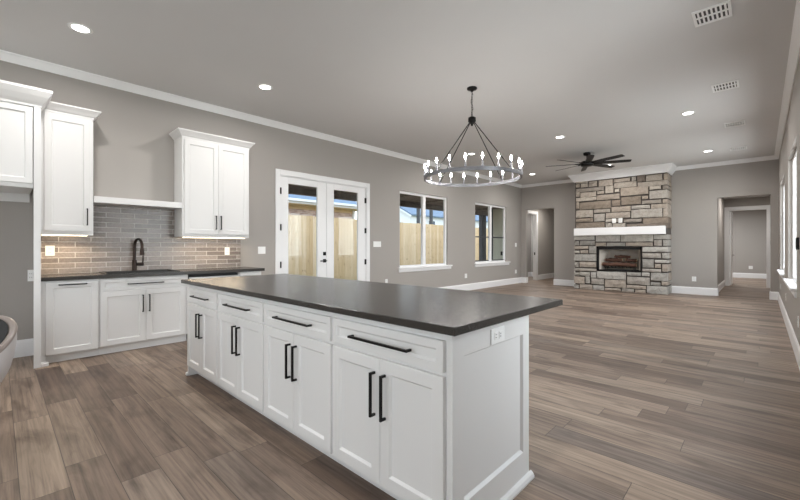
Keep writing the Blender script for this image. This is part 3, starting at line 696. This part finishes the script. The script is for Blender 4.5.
# ------------------------------------------------------------------ wall plates
ND = Vector((0, -1, 0))
def plate(name, lab, cat, o, u, n, w, h, kind, group=None, gangs=1, m='plastic', deep=0.006):
    t = thing(name, lab, cat, tuple(o), group); o = Vector(o)
    mb = MB(); lbox(mb, o, u, n, -w / 2, w / 2, -h / 2, h / 2, 0, deep); obj('cover_plate', mb, M[m], t, 0.002)
    for g in range(gangs):
        cx = (g - (gangs - 1) / 2) * (w - 0.02) / gangs
        if kind == 'switch':
            mb = MB(); lbox(mb, o, u, n, cx - 0.016, cx + 0.016, -0.033, 0.033, deep, deep + 0.004); obj('rocker', mb, M[m], t, 0.001)
        elif kind == 'outlet_h':
            for s in (-1, 1):
                mb = MB(); lbox(mb, o, u, n, s * 0.02 - 0.015, s * 0.02 + 0.015, -0.017, 0.017, deep, deep + 0.003); rc = obj('receptacle', mb, M[m], t, 0.001)
                mb = MB(); lbox(mb, o, u, n, s * 0.02 - 0.008, s * 0.02 + 0.002, 0.005, 0.008, deep + 0.003, deep + 0.0035); lbox(mb, o, u, n, s * 0.02 - 0.008, s * 0.02 + 0.002, -0.008, -0.005, deep + 0.003, deep + 0.0035)
                obj('slots', mb, M['slot'], rc)
        else:
            for s in (-1, 1):
                mb = MB(); lbox(mb, o, u, n, cx - 0.016, cx + 0.016, s * 0.021 - 0.014, s * 0.021 + 0.014, deep, deep + 0.003); rc = obj('receptacle', mb, M[m], t, 0.001)
                mb = MB(); lbox(mb, o, u, n, cx - 0.009, cx - 0.006, s * 0.021 - 0.005, s * 0.021 + 0.006, deep + 0.003, deep + 0.0035); lbox(mb, o, u, n, cx + 0.006, cx + 0.009, s * 0.021 - 0.005, s * 0.021 + 0.006, deep + 0.003, deep + 0.0035)
                obj('slots', mb, M['slot'], rc)
    return t
NXm = Vector((-1, 0, 0))
TX = XL + 0.0105
plate('wall_outlet', 'white outlet on the tile under the single-door wall cabinet', 'outlet', (TX, 0.42, 1.185), UY, NX, 0.082, 0.118, 'outlet', 'wall outlets')
plate('wall_outlet', 'white outlet on the tile under the double-door wall cabinet', 'outlet', (TX, 2.445, 1.165), UY, NX, 0.075, 0.118, 'outlet', 'wall outlets')
plate('wall_outlet', 'white outlet on the grey back wall of the refrigerator alcove', 'outlet', (XL, 0.259, 0.905), UY, NX, 0.05, 0.13, 'outlet', 'wall outlets')
plate('light_switch', 'white double switch between the sink counter and the glass doors', 'switch', (XL, 3.013, 1.175), UY, NX, 0.13, 0.12, 'switch', 'light switches', 2)
plate('light_switch', 'wide white switch plate right of the glass doors', 'switch', (XL, 5.63, 1.29), UY, NX, 0.225, 0.12, 'switch', 'light switches', 4)
plate('wall_outlet', 'white outlet low on the wall just above the island top, left of the nearer window', 'outlet', (XL, 5.91, 0.46), UY, NX, 0.075, 0.118, 'outlet', 'wall outlets')
plate('wall_outlet', 'white outlet low on the wall between the two left windows', 'outlet', (XL, 9.03, 0.42), UY, NX, 0.12, 0.125, 'outlet', 'wall outlets')
plate('light_switch', 'white switch on the left wall next to the far corner', 'switch', (XL, 12.03, 1.30), UY, NX, 0.12, 0.13, 'switch', 'light switches', 2)
plate('wall_outlet', 'white outlet low on the left wall next to the far corner', 'outlet', (XL, 12.03, 0.40), UY, NX, 0.12, 0.125, 'outlet', 'wall outlets')
plate('wall_outlet', 'white outlet on the far wall right of the fireplace', 'outlet', (-1.262, YB, 0.40), UX, ND, 0.09, 0.125, 'outlet', 'wall outlets')
plate('wall_outlet', 'white outlet on the far wall touching the left side of the fireplace', 'outlet', (-4.20, YB, 0.42), UX, ND, 0.09, 0.125, 'outlet', 'wall outlets')
plate('wall_outlet', 'white outlet on the grey wall of the room beyond the right doorway', 'outlet', (-0.30, 20.5, 0.42), UX, ND, 0.12, 0.125, 'outlet', 'wall outlets')
plate('wall_outlet', 'white outlet on the island end panel', 'outlet', (-0.898, 1.610, 0.816), UY, NX, 0.125, 0.072, 'outlet_h', 'wall outlets')
for y, z, lab in ((11.0, 0.42, 'white outlet under the far right window'), (8.75, 0.42, 'white outlet between the two right windows'), (5.95, 0.42, 'white outlet on the right wall before the nearer window')):
    plate('wall_outlet', lab, 'outlet', (XR, y, z), UY, NXm, 0.075, 0.118, 'outlet', 'wall outlets')
t = thing('thermostat', 'small black control panel on the right wall, cut by the photo edge', 'thermostat', (XR, 5.95, 1.27))
obj('case', MB().box(XR - 0.022, XR, 5.86, 6.03, 1.20, 1.33), M['black'], t, 0.004); obj('screen', MB().box(XR - 0.024, XR - 0.022, 5.88, 6.01, 1.225, 1.315), M['sinkm'], t)
t = thing('wall_outlet', 'small black outlet box on the pale porch wall', 'outlet', (-6.72, 12.43, 1.0), 'wall outlets')
obj('box', MB().box(-6.77, -6.67, 12.38, 12.43, 0.93, 1.07), M['black'], t, 0.004); obj('lid', MB().box(-6.76, -6.68, 12.37, 12.38, 0.94, 1.06), M['black'], t)
# ------------------------------------------------------------------ fireplace
FX0, FX1, FYF, FYB = -4.04, -1.735, 11.80, 12.43
CX0, CX1, CZ0, CZ1 = -3.425, -2.315, 0.560, 1.245
STONES = [(-4.00,-3.66,3.10,3.21,0),(-4.00,-3.88,2.99,3.09,0),(-3.86,-3.66,2.98,3.09,0),(-3.64,-3.41,2.97,3.13,0),(-3.64,-3.28,3.14,3.21,0),(-3.37,-3.00,2.95,3.13,0),(-3.25,-2.45,3.15,3.21,0),(-2.98,-2.58,3.02,3.12,0),
(-2.55,-2.44,3.01,3.13,0),(-2.42,-2.23,2.97,3.19,1),(-2.22,-1.85,2.96,3.13,0),(-1.83,-1.75,2.96,3.13,0),(-2.98,-2.43,2.86,3.01,0),(-2.41,-1.75,2.83,2.96,0),(-3.99,-3.23,2.84,2.95,0),(-3.20,-2.99,2.74,2.95,0),
(-2.96,-2.84,2.75,2.85,0),(-2.82,-2.16,2.63,2.86,0),(-2.14,-1.88,2.73,2.83,0),(-1.85,-1.75,2.72,2.82,0),(-3.99,-3.89,2.72,2.85,0),(-3.87,-3.44,2.68,2.83,0),(-3.42,-3.23,2.74,2.83,0),(-3.43,-2.83,2.56,2.71,0),
(-3.99,-3.44,2.57,2.68,0),(-2.14,-1.75,2.49,2.71,0),(-2.80,-2.33,2.38,2.60,1),(-2.31,-2.17,2.50,2.59,0),(-2.31,-1.87,2.37,2.47,0),(-1.85,-1.75,2.36,2.47,0),(-3.99,-3.90,2.36,2.56,0),(-3.89,-3.05,2.32,2.54,1),
(-3.03,-2.82,2.37,2.54,1),(-3.04,-2.56,2.20,2.35,0),(-2.55,-2.12,2.25,2.35,0),(-2.10,-1.75,2.23,2.35,0),(-3.99,-3.52,2.09,2.31,0),(-3.50,-3.07,2.20,2.31,0),(-3.50,-3.21,1.96,2.18,0),(-3.19,-2.58,2.03,2.19,0),
(-2.56,-1.85,2.01,2.24,0),(-1.84,-1.75,2.00,2.23,0),(-3.99,-3.52,1.96,2.07,1),(-3.99,-3.21,1.76,1.94,1),(-3.19,-2.75,1.92,2.02,0),(-3.19,-3.03,1.75,1.91,0),(-2.74,-2.31,1.90,1.99,0),(-3.01,-2.69,1.74,1.89,0),
(-2.29,-1.75,1.83,2.00,1),(-2.67,-1.75,1.72,1.86,1),(-4.04,-3.48,1.43,1.58,0),(-4.04,-3.91,1.28,1.41,0),(-3.89,-3.47,1.28,1.42,0),(-3.45,-2.82,1.38,1.57,0),(-2.81,-2.05,1.37,1.56,0),(-2.04,-1.75,1.43,1.56,0),
(-3.45,-3.18,1.25,1.36,0),(-3.16,-2.70,1.25,1.35,0),(-2.69,-2.06,1.25,1.36,0),(-2.04,-1.86,1.26,1.42,0),(-1.84,-1.75,1.26,1.42,0),(-4.04,-3.65,1.16,1.26,0),(-4.04,-3.89,1.04,1.13,0),(-3.87,-3.65,1.04,1.14,0),
(-3.63,-3.43,1.04,1.26,0),(-4.04,-3.43,0.82,1.02,0),(-4.04,-3.92,0.63,0.79,0),(-3.90,-3.43,0.64,0.80,0),(-4.04,-3.43,0.52,0.61,0),(-2.30,-1.75,1.10,1.24,0),(-2.30,-1.88,0.94,1.07,0),(-1.86,-1.75,0.93,1.08,0),
(-2.30,-2.04,0.68,0.91,0),(-2.02,-1.75,0.81,0.90,0),(-2.02,-1.88,0.68,0.79,0),(-1.86,-1.75,0.59,0.79,0),(-2.30,-1.88,0.57,0.66,0),(-4.04,-3.90,0.38,0.48,0),(-3.89,-3.60,0.39,0.50,0),(-3.58,-3.43,0.34,0.51,0),
(-3.42,-2.68,0.33,0.54,0),(-2.66,-2.33,0.45,0.55,0),(-2.31,-2.13,0.45,0.56,0),(-2.11,-1.75,0.35,0.56,0),(-4.04,-3.75,0.15,0.36,0),(-3.73,-3.60,0.17,0.38,0),(-3.57,-3.23,0.16,0.33,0),(-3.21,-2.68,0.10,0.32,0),
(-2.66,-2.13,0.22,0.43,0),(-2.11,-1.89,0.22,0.31,0),(-1.87,-1.75,0.24,0.34,0),(-4.04,-3.91,0.00,0.12,0),(-3.89,-3.53,0.00,0.14,0),(-3.52,-3.23,0.00,0.14,0),(-3.21,-2.81,0.00,0.08,0),(-2.79,-2.49,0.00,0.10,0),
(-2.67,-2.21,0.10,0.20,0),(-2.47,-2.22,0.00,0.09,0),(-2.20,-1.75,0.00,0.21,0),]
fp = thing('fireplace', 'stone fireplace with white mantel rising to the ceiling on the far wall', 'fireplace', (-2.9, 12.1, 0))
yc = FYF + 0.045
core = MB().box(FX0 + .015, CX0, yc, FYB - .001, 0, ZC - .002).box(CX1, FX1 - .02, yc, FYB - .001, 0, ZC - .002).box(CX0, CX1, yc, FYB - .001, 0, CZ0).box(CX0, CX1, yc, FYB - .001, CZ1, ZC - .002).box(CX0, CX1, 12.36, FYB - .001, CZ0, CZ1)
obj('mortar_core', core, M['mortar'], fp)
st = MB(); rs = random.Random(11)
tans = [lin(176, 165, 153), lin(170, 160, 149), lin(163, 152, 140), lin(178, 169, 158), lin(158, 150, 141), lin(170, 158, 144), lin(166, 160, 152)]
darks = [lin(132, 120, 108), lin(140, 128, 115), lin(122, 111, 102)]
greys = [lin(170, 167, 161), lin(160, 157, 151), lin(178, 175, 169), lin(166, 160, 152), lin(173, 169, 161)]
def rough_block(x0, x1, y0, y1, z0, z1, c):
    if x0 > FX0 + .01: x0 += .006
    x1 -= .006; z0 += .006; z1 -= .006
    """a chopped stone: front face divided and knocked uneven"""
    nx = max(2, int((x1 - x0) / 0.09)); nz = max(2, int((z1 - z0) / 0.07)); j = 0.007
    vs = []
    for iz in range(nz + 1):
        for ix in range(nx + 1):
            e = ix in (0, nx) or iz in (0, nz)
            vs.append((x0 + (x1 - x0) * ix / nx + (rs.uniform(-.004, .004) if e else 0), y0 + (0.014 if e else 0) + rs.uniform(-j, j), z0 + (z1 - z0) * iz / nz + (rs.uniform(-.005, .005) if e else 0)))
    fs = []; q = nx + 1
    for iz in range(nz):
        for ix in range(nx): fs.append((iz * q + ix, iz * q + ix + 1, (iz + 1) * q + ix + 1, (iz + 1) * q + ix))
    edge = [ix for ix in range(q)] + [iz * q + nx for iz in range(1, nz + 1)] + [nz * q + ix for ix in range(nx - 1, -1, -1)] + [iz * q for iz in range(nz - 1, 0, -1)]
    b = len(vs)
    for i in edge: vs.append((vs[i][0], y1, vs[i][2]))
    for k in range(len(edge)):
        k2 = (k + 1) % len(edge); fs.append((edge[k], b + k, b + k2, edge[k2]))
    st.add(vs, fs, False, c)
for (x0, x1, z0, z1, d) in STONES:
    pal = darks if d else (tans if z0 > 1.6 else greys + tans[:2])  # lower stones greyer: their different lighting is put into the colour
    c = rs.choice(pal); k = rs.uniform(0.9, 1.1); c = (c[0] * k, c[1] * k, c[2] * k, 1)
    right = x1 >= -1.80; prot = rs.uniform(0.0, 0.018)
    if right:
        cut = FYF + rs.choice([0.20, 0.30, 0.40])
        rough_block(x0, FX1 + rs.uniform(-.008, .010), FYF - prot, cut, z0, z1, c)
        c2 = rs.choice(pal); rough_block(FX1 - 0.12, FX1 + rs.uniform(-.008, .008), cut + 0.018, FYB - .004, z0, z1, c2)
    else:
        rough_block(x0, x1, FYF - prot, (FYB - .004) if x0 < -4.03 else FYF + 0.09, z0, z1, c)
obj('stone_facing', st, M['stone'], fp)
e = 0.155
prof = [(0, -0.205), (0.012, -0.205), (0.016, -0.185), (0.030, -0.165), (0.062, -0.115), (0.098, -0.060), (0.112, -0.045), (0.120, -0.030), (0.120, -0.001), (0, -0.001)]
obj('crown_molding', MB().loops([[(FX0 - p, FYB - .002, ZC + h), (FX1 + p, FYB - .002, ZC + h), (FX1 + p, FYF - p - .02, ZC + h), (FX0 - p, FYF - p - .02, ZC + h)] for p, h in prof]), M['trim'], fp, 0, 'white crown molding')
obj('mantel', MB().box(-4.005, -1.775, 11.66, FYF + 0.03, 1.562, 1.772), M['trim'], fp, 0.006, 1 and 'white box mantel')
fr = MB()
fr.box(CX0, CX0 + .05, FYF + .01, FYF + .05, CZ0, CZ1).box(CX1 - .03, CX1, FYF + .01, FYF + .05, CZ0, CZ1).box(CX0, CX1, FYF + .01, FYF + .05, CZ1 - .085, CZ1).box(CX0, CX1, FYF + .01, FYF + .05, CZ0, CZ0 + .03)
fb = obj('firebox_frame', fr, M['black'], fp, 0, 'black metal firebox frame')
pn = MB()
pn.loops([[(CX0 + .06, FYF + .06, CZ0 + .03), (CX0 + .20, 12.30, CZ0 + .03), (CX1 - .17, 12.30, CZ0 + .03), (CX1 - .04, FYF + .06, CZ0 + .03)],
          [(CX0 + .06, FYF + .06, CZ1 - .05), (CX0 + .20, 12.30, CZ1 - .05), (CX1 - .17, 12.30, CZ1 - .05), (CX1 - .04, FYF + .06, CZ1 - .05)]], False, False)
pn.f.pop(); pn.sm.pop(); pn.col.pop()
obj('firebrick_liner', pn, M['firewall'], fp, 0, 'pale firebrick liner')
obj('firebox_floor', MB().box(CX0, CX1, FYF + .05, 12.33, CZ0, CZ0 + .03).box(CX0, CX1, FYF + .05, 12.33, CZ1 - .05, CZ1 - .02), M['dark'], fp)
t = thing('log_grate', 'black iron grate holding the logs in the firebox', 'grate', (-2.87, 12.02, CZ0 + .03))
g = MB()
for k in range(9): g.tube([(-3.23 + k * .09, 11.885, CZ0 + .14), (-3.23 + k * .09, 11.895, CZ0 + .095), (-3.23 + k * .09, 12.18, CZ0 + .095)], 0.009, 6)
obj('bars', g, M['black'], t)
for xx in (-3.22, -2.52):
    for yy in (11.96, 12.14): obj('leg', MB().cyl((xx, yy, CZ0 + .03), (xx, yy, CZ0 + .095), 0.009, n=8), M['black'], t)
logs = [((-3.30, 11.955, .735), (-2.46, 11.955, .735), .055, 'charred brown log lying across the front of the grate'),
        ((-3.20, 12.145, .735), (-2.52, 12.145, .735), .055, 'charred brown log lying across the back of the grate'),
        ((-3.24, 12.06, .862), (-2.82, 12.04, .860), .048, 'charred log on top of the pile at its left'),
        ((-2.74, 12.06, .862), (-2.47, 12.04, .860), .048, 'charred log on top of the pile at its right'),
        ((-3.02, 12.06, .965), (-2.62, 12.06, .962), .038, 'thin charred log topmost on the pile')]
for p0, p1, r0, lab in logs:
    p0 = Vector(p0); p1 = Vector(p1); n = 9
    t = thing('fire_log', lab, 'log', tuple((p0 + p1) / 2), 'logs in the firebox')
    pts = [p0.lerp(p1, k / (n - 1)) + Vector((0, rs.uniform(-.008, .008), rs.uniform(-.01, .01))) for k in range(n)]
    obj('bark', MB().tube(pts, [r0 * rs.uniform(.80, 1.12) for _ in range(n)], 11), M['log'], t)
    d = (p1 - p0).normalized()
    for q, sg in ((pts[0], -1), (pts[-1], 1)): obj('cut_end', MB().cyl(q, q + d * sg * 0.004, r0 * .8, n=11), M['soffit'], t)
for xx, lab in ((-2.964, 'left of the two white plates on the stones above the mantel'), (-2.806, 'right of the two white plates on the stones above the mantel')):
    plate('wall_outlet', lab, 'outlet', (xx, 11.775, 1.957), UX, ND, 0.095, 0.125, 'outlet', 'wall outlets', deep=0.012)

# ------------------------------------------------------------------ chandelier
CHX, CHY = -2.805, 4.361; RR, RZ = 0.642, 2.152
ch = thing('chandelier', 'round black iron ring chandelier with lit candle bulbs above the island', 'chandelier', (CHX, CHY, ZC))
obj('canopy', MB().lathe([(0, 0), (0.066, 0), (0.068, -0.012), (0.060, -0.024), (0.026, -0.034), (0.012, -0.052), (0, -0.052)], (CHX, CHY, ZC), 28), M['black'], ch)
lk = MB()
z = ZC - 0.050; k = 0
while z > 2.975:
    a = (1, 0) if k % 2 else (0, 1)
    ring = [(CHX + a[0] * 0.010 * math.cos(q), CHY + a[1] * 0.010 * math.cos(q), z - 0.020 + 0.021 * math.sin(q)) for q in [2 * math.pi * i / 10 for i in range(10)]]
    lk.tube(ring, 0.0028, 6, True); z -= 0.034; k += 1
lk.tube([(CHX + 0.012 * math.sin(q * 1.3), CHY + 0.010 * math.cos(q), ZC - 0.05 - q * 0.0375) for q in range(10)], 0.0025, 6)
obj('chain', lk, M['black'], ch)
obj('hub', MB().lathe([(0, 2.975), (0.02, 2.97), (0.050, 2.955), (0.052, 2.905), (0.040, 2.893), (0.018, 2.870), (0.010, 2.845), (0, 2.845)], (CHX, CHY, 0), 24), M['black'], ch)
n = 72; loopv = []
for k in range(n):
    a = 2 * math.pi * k / n; cs, sn = math.cos(a), math.sin(a)
    loopv.append([(CHX + r_ * cs, CHY + r_ * sn, RZ + z_) for r_, z_ in ((RR, -.022), (RR, .022), (RR - .018, .022), (RR - .018, -.022))])
loopv.append(loopv[0])
obj('ring', MB().loops(loopv, False, False), M['iron'], ch)
base_a = math.radians(122.75)
for th in (-47, 43, 133, -137):
    a = base_a - math.radians(th); p = (CHX + (RR - .009) * math.cos(a), CHY + (RR - .009) * math.sin(a), RZ + .02)
    q = (CHX + 0.035 * math.cos(a), CHY + 0.035 * math.sin(a), 2.895)
    obj('rod', MB().tube([q, p], 0.0060, 8), M['black'], ch)
def bulbmesh(x, y, z): return MB().lathe([(0.004, 0), (0.008, 0.006), (0.0125, 0.020), (0.0120, 0.032), (0.007, 0.050), (0.0025, 0.064), (0, 0.067)], (x, y, z), 10)
for k in range(20):
    a = base_a - math.radians(7 + 18 * k); x = CHX + (RR - .009) * math.cos(a); y = CHY + (RR - .009) * math.sin(a)
    c = obj('candle', MB().lathe([(0, .018), (0.020, .018), (0.022, .028), (0.012, .034), (0.0105, .036), (0.0105, .118), (0, .118)], (x, y, RZ), 12), M['candle'], ch)
    obj('bulb', bulbmesh(x, y, RZ + .118), M['bulb'], c, 0, 'lit flame-shaped bulb')

# ------------------------------------------------------------------ ceiling fan
FXX, FYY = -2.85, 9.14
fan = thing('ceiling_fan', 'large black eight-blade ceiling fan in front of the fireplace', 'fan', (FXX, FYY, ZC))
obj('canopy', MB().lathe([(0, 0), (0.075, 0), (0.078, -0.02), (0.070, -0.055), (0.03, -0.070), (0, -0.070)], (FXX, FYY, ZC), 28), M['black'], fan)
obj('downrod', MB().cyl((FXX, FYY, ZC - .06), (FXX, FYY, 3.15), 0.014), M['black'], fan)
obj('motor', MB().lathe([(0, 3.19), (0.03, 3.185), (0.05, 3.165), (0.11, 3.155), (0.135, 3.135), (0.135, 3.075), (0.12, 3.055), (0.07, 3.045), (0, 3.04)], (FXX, FYY, 0), 32), M['black'], fan)
for k in range(8):
    a = math.radians(23 + 45 * k); u = Vector((math.cos(a), math.sin(a), 0)); v = Vector((-math.sin(a), math.cos(a), 0)); c0 = Vector((FXX, FYY, 3.108))
    L = []
    for s, wd in ((0.10, .045), (0.20, .058), (0.55, .064), (0.83, .058), (0.87, .048)):
        tl = -0.24; w1 = v * math.cos(tl) + Z3 * math.sin(tl); nn = u.cross(w1).normalized() * 0.004
        pc = c0 + u * s
        L.append([pc + w1 * wd - nn, pc + w1 * wd + nn, pc - w1 * wd + nn, pc - w1 * wd - nn])
    bl = obj('blade', MB().loops(L), M['black'], fan, 0.002)
    ba = MB().tube([c0 + u * 0.10, c0 + u * 0.24], [0.016, 0.012], 8); obj('blade_arm', ba, M['black'], bl)

# ------------------------------------------------------------------ recessed lights and vents
lights = [(-4.80, 0.555, 'recessed ceiling light nearest the refrigerator cabinet', 1), (-4.78, 2.445, 'recessed ceiling light above the sink aisle, between the wall cabinets and the chandelier', 1),
          (-4.80, 7.43, 'recessed ceiling light seen through the chandelier rods', 1), (-4.84, 10.72, 'recessed ceiling light near the far left corner by the chandelier edge', 1),
          (-2.82, 7.47, 'recessed ceiling light between chandelier and ceiling fan', 1), (-2.88, 10.87, 'recessed ceiling light behind the fan blades above the fireplace', 1),
          (-0.843, 7.53, 'recessed ceiling light at the right beside the second ceiling vent', 1), (-0.853, 10.81, 'recessed ceiling light at the right nearest the far wall', 1),
          (-0.85, 0.9, 'added recessed ceiling light out of view, over the camera side of the kitchen', 1), (-4.8, -1.6, 'added recessed ceiling light out of view, behind the refrigerator cabinet', 1)]  # these two are unseen extras, added for more light
for x, y, lab, on in lights:
    t = thing('recessed_light', lab, 'ceiling light', (x, y, ZC), 'recessed ceiling lights')
    obj('trim_ring', MB().lathe([(0.066, -0.001), (0.066, -0.004), (0.078, -0.008), (0.096, -0.004), (0.098, -0.001)], (x, y, ZC), 32), M['plastic'], t)
    obj('lens', MB().cyl((x, y, ZC - 0.005), (x, y, ZC - 0.001), 0.067, n=32), M['lens'], t, 0, 'glowing white lens')
    d = bpy.data.lights.new('downlight', 'AREA'); d.shape = 'DISK'; d.size = 0.13; d.energy = DOWN_W; d.color = (1.0, 0.97, 0.94); d.spread = math.radians(170)
    l = bpy.data.objects.new('downlight', d); COL.objects.link(l); l.parent = t; l.location = (0, 0, -0.012)
for x, y, lab in ((-0.325, 4.475, 'white ceiling vent nearest the camera, at the top edge of the photo'), (-0.343, 6.60, 'white ceiling vent second from the camera'),
                  (-0.330, 8.74, 'white ceiling vent third from the camera, past the recessed light'), (-0.355, 10.97, 'white ceiling vent farthest from the camera near the far wall')):
    t = thing('ceiling_vent', lab, 'vent', (x, y, ZC), 'ceiling vents'); w_, h_ = 0.135, 0.150
    f = MB().box(x - w_, x + w_, y - h_, y - h_ + .03, ZC - .012, ZC - .001).box(x - w_, x + w_, y + h_ - .03, y + h_, ZC - .012, ZC - .001)
    f.box(x - w_, x - w_ + .022, y - h_ + .03, y + h_ - .03, ZC - .012, ZC - .001).box(x + w_ - .022, x + w_, y - h_ + .03, y + h_ - .03, ZC - .012, ZC - .001).box(x - w_ + .022, x + w_ - .022, y - .012, y + .012, ZC - .010, ZC - .001)
    obj('frame', f, M['plastic'], t, 0.002)
    obj('backing', MB().box(x - w_ + .02, x + w_ - .02, y - h_ + .028, y + h_ - .028, ZC - .003, ZC - .0005), M['slot'], t)
    for q in (-1, 1):
        for k in range(7):
            xx = x - .095 + k * .0316; yy = y + q * .066
            obj('louver', MB().prism([(-.010, -.001), (.007, -.011), (.010, -.010), (-.007, -.001)], (xx, yy - .052, ZC), (xx, yy + .052, ZC), (1, 0, 0), (0, 0, 1)), M['plastic'], t)

# ------------------------------------------------------------------ rounded seat at the left edge
sx, sy, sr = -3.398, -0.300, 0.385
vd = Vector((-math.sin(0.7582), math.cos(0.7582)))
tilt = lambda r_, a: 0.45 * r_ * (math.cos(a) * vd.x + math.sin(a) * vd.y)
tf = lambda base: (lambda r_, a: tilt(r_, a) * base)
seat = thing('tub_chair', 'pale rounded tub chair with grey-brown rim, cut by the left edge of the photo', 'chair', (sx, sy, 0))
zt = 0.615
sh = [(0.0, 0.24), (0.16, 0.245), (0.24, 0.28), (0.310, 0.33), (0.358, 0.40), (0.378, 0.47), (0.385, 0.53), (0.384, zt - 0.03)]
obj('shell', MB().lathe(sh, (sx, sy, 0), 56, lambda r_, a: tilt(r_, a) * max(0, (r_ - 0.16) / 0.225)), M['shell'], seat)
rm = [(0.384, zt - .03), (0.388, zt - .016), (0.383, zt - .004), (0.370, zt + .002), (0.356, zt - .003), (0.348, zt - .012), (0.346, zt - .02)]
obj('rim', MB().lathe(rm, (sx, sy, 0), 56, tilt), M['rim'], seat, 0, 'grey-brown rolled rim')
inn = [(0.346, zt - .02), (0.338, zt - .10), (0.29, 0.38), (0.0, 0.30)]
obj('lining', MB().lathe(inn, (sx, sy, 0), 56, lambda r_, a: tilt(r_, a) * max(0, (r_ - 0.1) / 0.215)), M['seatdark'], seat)
obj('cushion', MB().lathe([(0, 0.455), (0.22, 0.452), (0.258, 0.44), (0.268, 0.42), (0.25, 0.39), (0, 0.38)], (sx, sy, 0), 40), M['seatgrey'], seat, 0, 'grey seat cushion')
obj('pedestal', MB().lathe([(0.03, 0.02), (0.03, 0.25), (0, 0.25)], (sx, sy, 0), 20), M['black'], seat)
obj('foot', MB().lathe([(0, 0.0), (0.23, 0.0), (0.23, 0.008), (0.05, 0.022), (0, 0.022)], (sx, sy, 0), 40), M['black'], seat)
